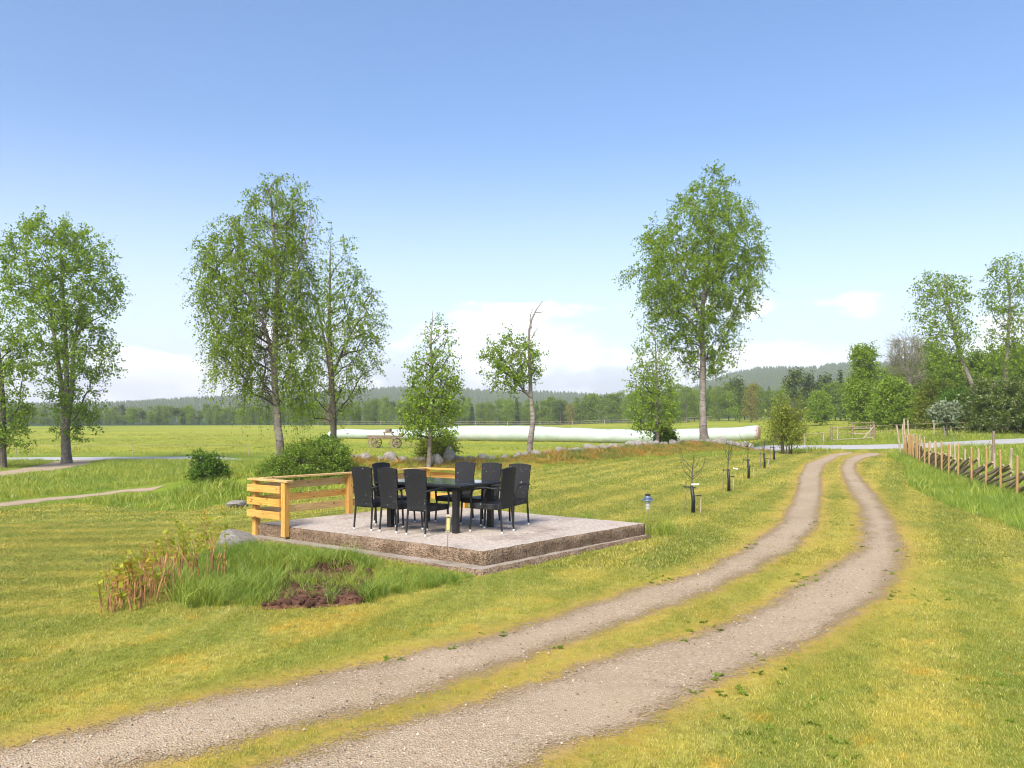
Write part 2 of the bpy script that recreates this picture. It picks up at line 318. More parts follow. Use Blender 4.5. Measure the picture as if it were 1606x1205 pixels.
def mat_leaf(dark, light, name='leaves', extra=None, gloss=0.012, tr=0.45):
    m = M(name); r = m.island(); c = m.ramp(r, [(0, dark), (0.55, tuple((a + b) / 2 for a, b in zip(dark, light))), (1, light)])
    c = m.mix(m.rng(m.noise(m.obj(), 0.7, 3), 0.35, 0.65, 0, 0.5), c, light)
    if extra: c = m.mix(m.rng(m.noise(m.obj(), 2.3, 2), 0.58, 0.64), c, extra)
    return m.leaf(c, tr, gloss)
def mat_plain(name, col, rough=0.6, var=0.25, scale=6, metal=0.0, spec=0.4, bump=0.0):
    m = M(name); p = m.obj(); n_ = m.noise(p, scale, 5, 0.65)
    c = m.mix(m.rng(n_, 0.3, 0.7), tuple(v * (1 - var) for v in col), tuple(min(1, v * (1 + var)) for v in col))
    return m.pbr(c, rough, m.bump(n_, bump) if bump else None, spec, metal)
def mat_stone():
    m = M('field_stone'); p = m.obj(); o = m.orand()
    c = m.mix(m.rng(m.noise(p, 2.5, 6, 0.7), 0.35, 0.65), (0.15, 0.14, 0.13), (0.34, 0.32, 0.30))
    c = m.mix(m.rng(o, 0, 1, 0, 0.3), c, (0.27, 0.22, 0.185)); c = m.mix(m.rng(m.noise(p, 14, 4, 0.7), 0.55, 0.7, 0, 0.7), c, (0.60, 0.58, 0.55))
    c = m.mix(m.rng(m.noise(p, 4.3, 5, 0.7), 0.6, 0.7, 0, 0.7), c, (0.12, 0.13, 0.045))
    return m.pbr(c, 0.9, m.bump(m.noise(p, 9, 6, 0.7), 0.05, 1.0), 0.2)

MAT = dict(ground=mat_ground(), gravel=mat_gravel(), conc=mat_concrete(), conc_side=mat_concrete(True), stone=mat_stone(),
    lawn=mat_blades(), tall=mat_blades(tint=((0.115, 0.215, 0.016), (0.23, 0.305, 0.03)), straw=0.6), mead=mat_blades(tint=((0.13, 0.215, 0.016), (0.25, 0.29, 0.028))),
    birch_bark=mat_bark('birch'), bark=mat_bark('rough'), twig=mat_plain('twig_bark', (0.075, 0.058, 0.042), 0.9, 0.4, 5), greybark=mat_plain('aspen_bark', (0.15, 0.13, 0.105), 0.9, 0.55, 4, bump=0.03), palebark=mat_plain('pale_grey_bark', (0.22, 0.205, 0.17), 0.9, 0.3, 5),
    birch=mat_leaf((0.085, 0.16, 0.010), (0.265, 0.385, 0.032), 'birch_leaves'), young=mat_leaf((0.11, 0.21, 0.014), (0.28, 0.40, 0.042), 'young_birch_leaves'),
    poplar=mat_leaf((0.09, 0.17, 0.011), (0.26, 0.385, 0.036), 'aspen_leaves'), dkbush=mat_leaf((0.04, 0.10, 0.012), (0.13, 0.23, 0.024), 'dark_shrub_leaves'),
    shrub=mat_leaf((0.085, 0.16, 0.015), (0.21, 0.31, 0.035), 'shrub_leaves'), willow=mat_leaf((0.13, 0.18, 0.018), (0.31, 0.35, 0.05), 'willow_leaves'),
    lime=mat_leaf((0.11, 0.205, 0.014), (0.26, 0.37, 0.03), 'lime_leaves'), silver=mat_leaf((0.14, 0.19, 0.10), (0.33, 0.38, 0.26), 'silver_leaves'),
    blossom=mat_leaf((0.055, 0.10, 0.018), (0.16, 0.22, 0.035), 'blossoming_leaves', (0.36, 0.38, 0.22)),
    far=mat_leaf((0.095, 0.16, 0.025), (0.23, 0.32, 0.045), 'wood_leaves', gloss=0.0), fir=mat_leaf((0.045, 0.075, 0.02), (0.11, 0.15, 0.04), 'needles', gloss=0.0, tr=0.15),
    tanleaf=mat_leaf((0.17, 0.18, 0.04), (0.32, 0.30, 0.10), 'budding_leaves', gloss=0.0),
    pine=mat_wood((0.52, 0.25, 0.038), (0.66, 0.36, 0.075), axis='Z', name='pine_post'), pineh=mat_wood((0.53, 0.25, 0.035), (0.66, 0.37, 0.08), axis='X', name='pine_board'),
    pinepale=mat_wood((0.48, 0.30, 0.10), (0.60, 0.42, 0.19), axis='X', name='pale_pine_board'),
    stake=mat_wood((0.27, 0.155, 0.055), (0.42, 0.27, 0.115), axis='Z', knots=False, name='fresh_stake'), greystake=mat_wood((0.27, 0.225, 0.17), (0.43, 0.37, 0.29), axis='Z', knots=False, name='weathered_stake'),
    pole=mat_wood((0.21, 0.16, 0.105), (0.40, 0.32, 0.22), axis='X', knots=False, name='weathered_pole'),
    white=mat_plain('white_paint', (0.75, 0.75, 0.74), 0.5, 0.08), black=mat_plain('black_rubber', (0.016, 0.016, 0.017), 0.5, 0.3), metal=mat_plain('steel', (0.5, 0.5, 0.5), 0.3, 0.1, metal=1.0),
    soil=mat_plain('red_soil', (0.115, 0.05, 0.027), 0.95, 0.6, 9, bump=0.03), cane=mat_plain('dead_cane', (0.31, 0.16, 0.065), 0.8, 0.5, 12), oldwood=mat_plain('old_wood', (0.21, 0.155, 0.11), 0.85, 0.4, 9))

# ------------------------------------------------------------------ ground lines read off the photograph, laid on the terrain
def rail(pts): return [G(*p) for p in pts]
RUTS = [
  (rail([(-60, 1192), (0, 1174), (250, 1118), (498, 1062), (650, 1026), (800, 992), (971, 935), (1101, 898), (1171, 860), (1228, 820), (1250, 773), (1254, 747), (1266, 727), (1301, 713.5), (1330, 709.5)]),
   rail([(60, 1250), (200, 1204), (299, 1179), (523, 1129), (717, 1066), (800, 1042), (971, 980), (1101, 930), (1181, 895), (1247, 860), (1282, 820), (1288, 773), (1287, 742), (1293, 730), (1314, 716.5), (1340, 711.5)])),
  (rail([(330, 1235), (433, 1204), (560, 1160), (700, 1119), (800, 1091), (971, 1026), (1121, 990), (1217, 943), (1302, 890), (1352, 860), (1354, 820), (1349, 793), (1326, 757), (1319, 735), (1324, 722), (1341, 714), (1364, 710.5)]),
   rail([(760, 1240), (850, 1181), (1016, 1131), (1111, 1071), (1227, 1026), (1322, 975), (1392, 925), (1415, 860), (1400, 820), (1377, 780), (1352, 753), (1340, 735), (1343, 726), (1358, 718.5), (1384, 712.5)]))]
def extend(P, d):                              # carry a line on in the direction of its first segment
    (ax, ay), (bx, by) = P[0], P[1]; l = math.hypot(bx - ax, by - ay); return [(ax - (bx - ax) / l * d, ay - (by - ay) / l * d)] + P
RUTS = [(extend(a, 7), extend(b, 7)) for a, b in RUTS]
def resample(P, n):
    P = np.array(P); d = np.concatenate([[0], np.cumsum(np.hypot(*np.diff(P, axis=0).T))]); t = np.linspace(0, d[-1], n)
    x = np.interp(t, d, P[:, 0]); y = np.interp(t, d, P[:, 1])
    k = max(3, int(n * 0.025)) | 1; ker = np.hanning(k + 2)[1:-1]; ker /= ker.sum(); h = k // 2
    def sm(v): return np.convolve(np.concatenate([2 * v[0] - v[1:h + 1][::-1], v, 2 * v[-1] - v[-h - 1:-1][::-1]]), ker, 'valid')
    return np.stack([sm(x), sm(y)], 1)
TR = [(resample(a, 700), resample(b, 700)) for a, b in RUTS]
RUTPOLY = [[tuple(p) for p in a[::8]] + [tuple(p) for p in b[::-8]] for a, b in TR]
def track_d(x, y): return np.minimum(sdpoly(x, y, RUTPOLY[0]), sdpoly(x, y, RUTPOLY[1]))

# terrace corners
TF, TRt, TL, TB = (-0.37, 10.83), (2.20, 13.74), (-4.22, 13.73), (-1.65, 16.64); TZ = 0.25
FOOT = [(-0.37, 10.55), (2.47, 13.76), (-1.65, 16.84), (-4.52, 13.70)]
LTRACK = [(-40, 25), G(-60, 800), G(0, 792), G(100, 781), G(190, 771), G(250, 766)]
LTRACK2 = [(-60, 46), G(-60, 752), G(0, 744), G(60, 737), G(95, 730), (-30.5, 58.5)]
edge_far = [G(-90, 812), G(0, 803), G(100, 790), G(170, 795), G(240, 803), G(310, 800), G(390, 786), (-4.5, 30.5), G(640, 752), G(830, 738), G(1000, 723), G(1200, 713), (15.0, 47.5), (24, 46.5)]
edge_right = [G(1412, 722), G(1432, 765), G(1500, 800), G(1560, 818), G(1606, 836), (11.5, 14), (13, 8), (16, -6)]
LAWN = [(-60, -6), (-60, 24)] + edge_far + edge_right
def rough_d(x, y): return sdpoly(x, y, LAWN)     # > 0 outside the mown lawn

# ------------------------------------------------------------------ ground sheet
def grow(a, b, step, k=1.16):
    v = [a]; s = step
    while abs(v[-1]) < abs(b): v.append(v[-1] + math.copysign(s, b)); s *= k
    return v[1:]
xs = np.array(sorted(grow(-14, -2650, 0.3) + list(np.arange(-14, 27, 0.25)) + grow(26.75, 2650, 0.3)))
ys = np.array(sorted([-v for v in grow(4, 300, 0.8)] + list(np.arange(-4, 3, 1.0)) + list(np.arange(3, 58, 0.25)) + grow(57.75, 2650, 0.3, 1.05)))
gx, gy = np.meshgrid(xs, ys); gz = H(gx, gy); nx, ny = len(xs), len(ys)
ii = np.arange(nx * ny).reshape(ny, nx)
gm = npmesh('ground', np.stack([gx, gy, gz], -1).reshape(-1, 3), np.stack([ii[:-1, :-1], ii[:-1, 1:], ii[1:, 1:], ii[1:, :-1]], -1).reshape(-1, 4), MAT['ground'], True)
rd = rough_d(gx, gy); attr(gm, 'rough', np.clip(rd / 0.8 + 0.5, 0, 1))
attr(gm, 'field', sstep(62, 75, gy) * 0.92 + 0.0); attr(gm, 'track', np.clip(track_d(gx, gy), -2, 5))
attr(gm, 'berm', np.exp(-(segdist(gx, gy, BERM) / 2.0) ** 2) * sstep(-8, -2, gx) * 0.95); attr(gm, 'forest', sstep(262, 285, np.hypot(gx, gy)))
ground = tag(link('ground', gm), 'mown lawn and meadow ground running back to the field and the hills', 'ground', kind='structure')

def strip(name, A, B, mat, label, cat, lift=0.008, nc=10, rag=0.0, crown=0.0, wide=0.0):
    n = len(A); t = np.linspace(0, 1, nc); j = np.zeros((n, nc)); P = np.zeros((n, nc, 3))
    s = np.arange(n)
    ra = rag * ((vnoise(A[:, 0], A[:, 1], 2.2, 5) - 0.5) * 1.3 + (vnoise(A[:, 0], A[:, 1], 9, 6) - 0.5) * 0.8)
    rb = rag * ((vnoise(B[:, 0], B[:, 1], 2.2, 7) - 0.5) * 1.3 + (vnoise(B[:, 0], B[:, 1], 9, 8) - 0.5) * 0.8)
    d = B - A; ln = np.linalg.norm(d, axis=1, keepdims=True); u = d / np.maximum(ln, 1e-6)
    A2 = A + u * (ra - wide)[:, None]; B2 = B + u * (rb + wide)[:, None]
    for k in range(nc): P[:, k, :2] = A2 + (B2 - A2) * t[k]
    ed = np.minimum(t, 1 - t)[None, :] * np.linalg.norm(B2 - A2, axis=1)[:, None]; P[:, :, 2] = H(P[..., 0], P[..., 1]) + 0.003 + (lift - 0.003) * np.clip(ed / 0.4, 0, 1) + crown * (1 - (2 * t - 1) ** 2)
    ed = np.minimum(t, 1 - t)[None, :] * np.linalg.norm(B2 - A2, axis=1)[:, None]
    ii = np.arange(n * nc).reshape(n, nc)
    me = npmesh(name, P.reshape(-1, 3), np.stack([ii[:-1, :-1], ii[:-1, 1:], ii[1:, 1:], ii[1:, :-1]], -1).reshape(-1, 4), mat, True)
    attr(me, 'edge', ed)
    bm = bmesh.new(); bm.from_mesh(me); bmesh.ops.recalc_face_normals(bm, faces=bm.faces[:])
    if bm.faces[:] and sum(f.normal.z for f in bm.faces) < 0: bmesh.ops.reverse_faces(bm, faces=bm.faces[:])
    bm.to_mesh(me); bm.free()
    return tag(link(name, me), label, cat, kind='structure')
strip('driveway', *TR[0], MAT['gravel'], 'gravel wheel track of the driveway nearer to the terrace', 'driveway', 0.008, 14, 0.10, 0, 0.15)
strip('driveway', *TR[1], MAT['gravel'], 'gravel wheel track of the driveway on the fence side', 'driveway', 0.008, 14, 0.10, 0, 0.15)
def offset(P, wd, n, wd2=None):
    P = resample(P, n); T = np.gradient(P, axis=0); T /= np.linalg.norm(T, axis=1, keepdims=True); N_ = np.stack([-T[:, 1], T[:, 0]], 1)
    wd = np.linspace(wd, wd2 or wd, n)[:, None]; return P + N_ * wd / 2, P - N_ * wd / 2
mr = M('worn_asphalt'); p_ = mr.pos()
asph = mr.pbr(mr.mix(mr.noise(mr.map(p_, (0.3, 1.2, 1)), 0.8, 5, 0.6), (0.30, 0.285, 0.275), (0.45, 0.435, 0.425)), 0.55, mr.bump(mr.noise(p_, 60, 3), 0.01), 0.5)
strip('road', *offset(ROAD_C, 4.2, 400), asph, 'pale worn country road crossing behind the lawn', 'road', 0.03, 7, 0.12, 0.06)
strip('gravel_track', *offset(LTRACK, 1.9, 160, 0.7), MAT['gravel'], 'gravel track curving in below the left trees', 'track', 0.015, 7, 0.3, 0, 0.28)
strip('gravel_track', *offset(LTRACK2, 2.0, 160, 2.6), MAT['gravel'], 'gravel side track joining the road beside the left tree trunk', 'track', 0.015, 7, 0.3, 0, 0.25)

# ------------------------------------------------------------------ grass and loose stones scattered as stuff
def tuft(n, h, rad, wd, lean=0.35, seed=0, bend=0.3):
    r = np.random.default_rng(seed); V = []; Fc = []
    for i in range(n):
        a = r.uniform(0, 6.283); d = rad * math.sqrt(r.uniform()); x, y = d * math.cos(a), d * math.sin(a)
        hh = h * r.uniform(0.5, 1.15); th = r.uniform(0, 6.283); lx, ly = math.cos(th) * lean * hh * r.uniform(0.2, 1.4), math.sin(th) * lean * hh * r.uniform(0.2, 1.4)
        fa = r.uniform(0, 6.283); wx, wy = math.cos(fa) * wd / 2, math.sin(fa) * wd / 2; b = len(V); k = 0.55
        V += [(x - wx, y - wy, -0.01), (x + wx, y + wy, -0.01), (x + wx * .8 + lx * bend, y + wy * .8 + ly * bend, hh * k), (x - wx * .8 + lx * bend, y - wy * .8 + ly * bend, hh * k), (x + lx, y + ly, hh)]
        Fc += [(b, b + 1, b + 2, b + 3), (b + 3, b + 2, b + 4)]
    me = bpy.data.meshes.new('grass_tuft'); me.from_pydata(V, [], Fc); return me
def scatter(name, P, scl, variants, mat, label, cat, tilt=0.15, kind='stuff', parent=None):
    N_ = len(P); col = bpy.data.collections.new(name + '_source')
    for i, me in enumerate(variants):
        if mat and not me.materials: me.materials.append(mat)
        col.objects.link(bpy.data.objects.new('%s_%02d' % (name, i), me))
    me = bpy.data.meshes.new(name); me.vertices.add(N_); me.vertices.foreach_set('co', np.asarray(P, np.float32).ravel())
    a = me.attributes.new('scl', 'FLOAT', 'POINT'); a.data.foreach_set('value', np.asarray(scl, np.float32))
    rot = np.stack([rng.normal(0, tilt, N_), rng.normal(0, tilt, N_), rng.uniform(0, 6.283, N_)], 1).astype(np.float32)
    a = me.attributes.new('rot', 'FLOAT_VECTOR', 'POINT'); a.data.foreach_set('vector', rot.ravel())
    a = me.attributes.new('idx', 'INT', 'POINT'); a.data.foreach_set('value', rng.integers(0, len(variants), N_).astype(np.int32))
    ng = bpy.data.node_groups.new(name, 'GeometryNodeTree')
    ng.interface.new_socket('Geometry', in_out='INPUT', socket_type='NodeSocketGeometry'); ng.interface.new_socket('Geometry', in_out='OUTPUT', socket_type='NodeSocketGeometry')
    gi = ng.nodes.new('NodeGroupInput'); go = ng.nodes.new('NodeGroupOutput'); ip = ng.nodes.new('GeometryNodeInstanceOnPoints'); ci = ng.nodes.new('GeometryNodeCollectionInfo')
    ci.inputs[0].default_value = col; ci.inputs['Separate Children'].default_value = True; ci.inputs['Reset Children'].default_value = True
    def na(t, nm):
        n = ng.nodes.new('GeometryNodeInputNamedAttribute'); n.data_type = t; n.inputs[0].default_value = nm
        return [s for s in n.outputs if s.enabled and s.name == 'Attribute'][0]
    k = ng.links.new; k(gi.outputs[0], ip.inputs['Points']); k(ci.outputs[0], ip.inputs['Instance']); ip.inputs['Pick Instance'].default_value = True
    k(na('INT', 'idx'), ip.inputs['Instance Index']); k(na('FLOAT_VECTOR', 'rot'), ip.inputs['Rotation']); k(na('FLOAT', 'scl'), ip.inputs['Scale']); k(ip.outputs[0], go.inputs[0])
    o = link(name, me, parent); md = o.modifiers.new('scatter', 'NODES'); md.node_group = ng
    return tag(o, label, cat, kind=kind)
def frustum_points(n, d0, d1, spread=0.80, y_pow=1.0):
    D = np.sqrt(rng.uniform(d0 ** 2, d1 ** 2, n)); X = rng.uniform(-spread, spread, n) * D; return X, D
def on_terrace(x, y, g=0.0): return sdpoly(x, y, FOOT) < g
def lawn_points(n, d0, d1, sp=0.72):
    x, y = frustum_points(n, d0, d1, sp); td = track_d(x, y)
    p = np.clip((td + 0.30 + 0.40 * (vnoise(x, y, 1.6, 11) - 0.5) + 0.25 * (vnoise(x, y, 6, 12) - 0.5)) / 0.60, 0, 1) ** 1.5
    k = (rng.uniform(size=n) < np.maximum(p, 0.015 * (vnoise(x, y, 0.8, 4) > 0.5))) & (rough_d(x, y) < 0.15) & ~on_terrace(x, y, -0.02)
    x, y = x[k], y[k]; td = td[k]
    return np.stack([x, y, H(x, y)], 1), np.clip(0.45 + td * 0.9, 0.45, 1.0) * (0.75 + 0.5 * vnoise(x, y, 0.7, 9)) * rng.uniform(0.7, 1.25, len(x))
V1 = [tuft(18, 0.019, 0.055, 0.0036, 1.0, s) for s in range(6)]
P, s = lawn_points(52000, 4.2, 11.0); scatter('lawn_grass', P, s, V1, MAT['lawn'], 'short yellow-green mown grass in the foreground and around the terrace', 'grass')
V2 = [tuft(28, 0.026, 0.12, 0.0065, 0.9, 20 + s) for s in range(6)]
P, s = lawn_points(60000, 11.0, 24.0); scatter('lawn_grass', P, s, V2, MAT['lawn'], 'short striped mown grass between the terrace and the sapling row', 'grass')
V3 = [tuft(30, 0.034, 0.25, 0.014, 0.8, 40 + s) for s in range(5)]
P, s = lawn_points(42000, 24.0, 52.0, 0.70); scatter('lawn_grass', P, s, V3, MAT['lawn'], 'short mown grass at the far end of the lawn below the stone wall', 'grass')

def region(n, poly_d, box, keep):
    x = rng.uniform(box[0], box[1], n); y = rng.uniform(box[2], box[3], n); k = keep(x, y); x, y = x[k], y[k]; return np.stack([x, y, H(x, y)], 1)
T1 = [tuft(22, 0.30, 0.07, 0.006, 0.75, 60 + s, 0.2) for s in range(6)]
BANK = [G(300, 955), G(430, 952), G(560, 947), G(700, 920), G(752, 903), (-0.55, 10.62), (-4.45, 13.55), (-4.9, 12.6), (-4.6, 10.5)]
SOILP = [G(412, 957), G(470, 957), G(520, 952), G(566, 950), G(590, 932), G(580, 905), G(556, 888), G(520, 880), G(500, 890), G(470, 896), G(440, 912), G(428, 930)]
P = region(12000, None, (-5.2, -0.2, 8, 14), lambda x, y: (sdpoly(x, y, BANK) < 0.05 * rng.normal(size=len(x))) & ((sdpoly(x, y, SOILP) > -0.12 * rng.uniform(size=len(x))) | (rng.uniform(size=len(x)) < 0.05 + 0.28 * (vnoise(x, y, 4.2, 8) > .66))) & ~on_terrace(x, y, 0.01))
P = P[rng.uniform(size=len(P)) < 0.5 + 0.5 * vnoise(P[:, 0], P[:, 1], 2.0, 3)]
s = (0.35 + 0.75 * vnoise(P[:, 0], P[:, 1], 1.6, 12)) * rng.uniform(0.6, 1.15, len(P))
s *= np.clip(sdpoly(P[:, 0], P[:, 1], FOOT) / 0.7, 0.3, 1)
scatter('long_grass', P, s, T1, MAT['tall'], 'long uncut green grass on the bank below the terrace', 'grass', 0.22)
# long grass under the pole fence, tufts at the terrace edge
FENCE = [G(1421, 716), G(1432, 722), G(1446, 731), G(1470, 743), G(1500, 755), G(1540, 766), G(1582, 779), (11.4, 17.0), (10.9, 13.5), (10.7, 11)]
P = region(30000, None, (8, 27, 9, 49), lambda x, y: (segdist(x, y, FENCE) < 0.55 + 0.5 * vnoise(x, y, 0.7, 2)))
T2 = [tuft(16, 0.34, 0.10, 0.010, 0.7, 80 + s, 0.25) for s in range(5)]
scatter('long_grass', P, rng.uniform(0.5, 1.15, len(P)), T2, MAT['tall'], 'long green grass growing along the foot of the pole fence', 'grass', 0.2)
def edge_tufts(pts, n, sig): 
    q = np.array(pts)[rng.integers(0, len(pts), n)] + rng.normal(0, sig, (n, 2)); k = ~on_terrace(q[:, 0], q[:, 1], 0.02); q = q[k]; return np.stack([q[:, 0], q[:, 1], H(q[:, 0], q[:, 1])], 1)
TE = [((2.62 + 0.0), 13.9), (2.55, 14.15), (2.1, 14.35), (1.35, 14.9), (0.85, 15.25), (0.35, 15.6)]
P = edge_tufts(TE, 90, 0.09); scatter('long_grass', P, rng.uniform(0.6, 1.2, len(P)), T1, MAT['tall'], 'tall grass tufts standing along the far edge of the terrace', 'grass', 0.15)
# meadow outside the lawn
P = region(26000, None, (9, 24, 8, 30), lambda x, y: (rough_d(x, y) > -0.05) & (np.abs(x) < 0.85 * y))
scatter('long_grass', P, rng.uniform(0.35, 0.85, len(P)) * (0.6 + 0.6 * vnoise(P[:, 0], P[:, 1], .6, 5)), T2, MAT['tall'], 'uncut green grass on both sides of the pole fence at the right', 'grass', 0.2)
T3 = [tuft(16, 0.40, 0.28, 0.022, 0.7, 100 + s, 0.25) for s in range(5)]
def mead(n, d0, d1, sp=0.75):
    x, y = frustum_points(n, d0, d1, sp); r_ = np.minimum(segdist(x, y, ROAD_C) - 2.3, np.minimum(segdist(x, y, LTRACK) - 0.9, segdist(x, y, LTRACK2) - 1.1))
    k = (rough_d(x, y) > 0.1) & (r_ > 0) & ((segdist(x, y, BERM) > 2.3) | (x < -7)) & (rng.uniform(size=n) < 0.25 + 0.75 * vnoise(x, y, 0.35, 21)); x, y = x[k], y[k]
    return np.stack([x, y, H(x, y)], 1), rng.uniform(0.45, 1.1, len(x)) * (0.45 + 0.7 * vnoise(x, y, 0.25, 22)) * np.clip(r_[k] / 2 + 0.3, 0.3, 1) * np.where(x > -7, np.clip(segdist(x, y, BERM) / 3.5, 0.12, 1), 1)
P, s = mead(62000, 20, 62); scatter('meadow_grass', P, s, T3, MAT['mead'], 'uncut meadow grass beyond the lawn and behind the stone wall', 'grass', 0.15)
T4 = [tuft(22, 0.26, 0.9, 0.05, 0.6, 120 + s, 0.25) for s in range(4)]
MAT['fieldg'] = mat_blades(tint=((0.19, 0.235, 0.026), (0.30, 0.295, 0.036)))
x, y = frustum_points(38000, 62, 240, 0.72); k = (segdist(x, y, ROAD_C) > 3.0) & (rng.uniform(size=len(x)) < np.clip(1.5 - y / 110, 0.0, 1)); x, y = x[k], y[k]
scatter('field_grass', np.stack([x, y, H(x, y)], 1), rng.uniform(0.35, 0.9, len(x)) * (0.5 + 0.6 * vnoise(x, y, 0.12, 8)), T4, MAT['fieldg'], 'yellow-green hay field stretching to the forest', 'grass', 0.1)
P = region(34000, None, (-9, 16, 32, 53), lambda x, y: (segdist(x, y, BERM) < 2.3 * rng.uniform(0.3, 1, len(x))) & (rough_d(x, y) > -0.1) & (vnoise(x, y, .5, 14) > .25))
scatter('dry_grass', P, rng.uniform(0.3, 0.75, len(P)) * (0.4 + 0.8 * vnoise(P[:, 0], P[:, 1], .5, 14)), [tuft(16, 0.34, 0.28, 0.022, 0.8, 140 + q_, 0.25) for q_ in range(5)], mat_blades(tint=((0.34, 0.19, 0.035), (0.10, 0.15, 0.018)), straw=0.4), 'dry rust-brown grass on the berm below the stone wall', 'grass', 0.25)
def rosette(seed):
    r = random.Random(seed); V = []; Fc = []
    for k in range(9):
        a = r.uniform(0, 6.28); l = r.uniform(.05, .11); w_ = l * .22; c_, s_ = math.cos(a), math.sin(a); b = len(V); h_ = r.uniform(.01, .04)
        V += [(0, 0, .002), (c_ * l * .55 - s_ * w_, s_ * l * .55 + c_ * w_, h_), (c_ * l, s_ * l, h_ * .6), (c_ * l * .55 + s_ * w_, s_ * l * .55 - c_ * w_, h_)]; Fc.append((b, b + 1, b + 2, b + 3))
    me = bpy.data.meshes.new('weed'); me.from_pydata(V, [], Fc); return me
x, y = frustum_points(5000, 4.2, 16, .75); td = track_d(x, y); k = (rough_d(x, y) < -.1) & ~on_terrace(x, y, .05) & (td > -.12) & (vnoise(x, y, 1.1, 31) > .70) & (rng.uniform(size=len(x)) < .6); x, y = x[k], y[k]
scatter('lawn_weeds', np.stack([x, y, H(x, y) + .004], 1), rng.uniform(.25, .6, len(x)), [rosette(i) for i in range(5)], mat_leaf((0.09, 0.17, 0.014), (0.19, 0.28, 0.025), 'weed_leaves'), 'broad-leaved weeds and clover growing in the lawn', 'weeds', .2)
# loose stones on the wheel tracks and the terrace
def pebble(seed):
    r = np.random.default_rng(seed); bm = bmesh.new(); bmesh.ops.create_icosphere(bm, subdivisions=1, radius=1)
    for v in bm.verts: v.co *= r.uniform(0.7, 1.15); v.co.z *= 0.65
    me = bpy.data.meshes.new('pebble'); bm.to_mesh(me); bm.free(); return me
mg = M('pebble_stone'); o_ = mg.orand(); peb = mg.pbr(mg.ramp(o_, [(0, (0.15, 0.11, 0.08)), (0.4, (0.34, 0.26, 0.19)), (0.8, (0.38, 0.30, 0.225)), (1, (0.46, 0.39, 0.32))]), 0.8, None, 0.3)
x, y = frustum_points(42000, 4.2, 15, 0.75); k = (track_d(x, y) < -0.02 + 0.10 * rng.normal(size=len(x))); x, y = x[k], y[k]
scatter('loose_gravel', np.stack([x, y, H(x, y) + 0.012], 1), 0.003 + 0.010 * rng.uniform(size=len(x)) ** 4, [pebble(i) for i in range(5)], peb, 'small loose stones lying on the driveway wheel tracks', 'gravel', 0.6)

# ------------------------------------------------------------------ terrace
terr = thing('terrace', 'square washed-concrete terrace slab carrying the dining set', 'terrace', (0, 0, 0))
def slab(name, corners, z0, z1, mat_top, mat_side, parent, amp, step=0.07, seed=1, edge=0.03):
    cs = [Vector((a, b, 0)) for a, b in corners]; n = len(cs); bm = bmesh.new(); loop = []
    for i in range(n):
        a, b = cs[i], cs[(i + 1) % n]; m_ = max(2, int((b - a).length / step))
        for k in range(m_): loop.append((a.lerp(b, k / m_), (b - a).normalized()))
    nz = max(2, int((z1 - z0) / step)); rings = []
    for j in range(nz + 1):
        z = z0 + (z1 - z0) * j / nz; ring = []
        for p, t in loop:
            nrm = Vector((t.y, -t.x, 0)); q = (vnoise(p.x * 3 + p.y, z * 3 + p.y * 2, 2.2, seed) - 0.5) * 2 + (vnoise(p.x * 3 + p.y, z * 3 + p.y * 2, 7, seed + 1) - 0.5)
            d = amp * float(q) - (edge * (0.4 + 0.8 * float(vnoise(p.x, p.y, 5, seed + 2))) if j == nz else 0)
            ring.append(bm.verts.new(p + nrm * d + Vector((0, 0, z - (0.0 if j < nz else 0.004 * float(vnoise(p.x, p.y, 3, 4)))))))
        rings.append(ring)
    for j in range(nz):
        for k in range(len(loop)):
            f = bm.faces.new((rings[j][k], rings[j][(k + 1) % len(loop)], rings[j + 1][(k + 1) % len(loop)], rings[j + 1][k])); f.material_index = 1; f.smooth = True
    f = bm.faces.new(rings[-1]); f.material_index = 0
    me = bpy.data.meshes.new(name); bmesh.ops.recalc_face_normals(bm, faces=bm.faces[:]); bm.to_mesh(me); bm.free(); me.materials.append(mat_top); me.materials.append(mat_side)
    return link(name, me, parent)
slab('slab', [TF, TRt, TB, TL], -0.3, TZ, MAT['conc'], MAT['conc_side'], terr, 0.016, 0.06, 1)
slab('footing', [(-0.40, 10.50), (2.32, 13.74), (-1.65, 16.76), (-4.60, 13.70)], -0.75, 0.06, mat_concrete(old=True), MAT['conc_side'], terr, 0.03, 0.09, 5, 0.05)

# ------------------------------------------------------------------ wooden railing round the far corner of the terrace
rail_o = thing('wooden_railing', 'low yellow pine railing round the back corner of the terrace', 'railing', (0, 0, 0))
vF, vR, vL, vB = [Vector(p + (0,)) for p in (TF, TRt, TL, TB)]
eLF = (vF - vL).normalized(); eLB = (vB - vL).normalized(); eBR = (vR - vB).normalized(); nL = Vector((-eLB.y, eLB.x, 0)); nF = Vector((eLF.y, -eLF.x, 0)); nB = Vector((-eBR.y, eBR.x, 0))
def post(p, z0, z1, ang): 
    o = MB().box((0, 0, 0), (0.095, 0.095, z1 - z0)).build('post', MAT['pine'], rail_o, bevel=0.004); o.location = (p.x, p.y, (z0 + z1) / 2); o.rotation_euler = (0, 0, ang); return o
def plank(a, b, z, hgt=0.118, th=0.028, mat='pineh', flat=False, tilt=0.0, name='plank'):
    d = b - a; o = MB().box((0, 0, 0), (d.length, 0.13 if flat else th, 0.03 if flat else hgt)).build(name, MAT[mat], rail_o, bevel=0.003)
    c = (a + b) / 2; o.location = (c.x, c.y, z); o.rotation_euler = (0, tilt, math.atan2(d.y, d.x)); return o
aLF, aLB, aBR = [math.atan2(v.y, v.x) for v in (eLF, eLB, eBR)]
inL = 0.05
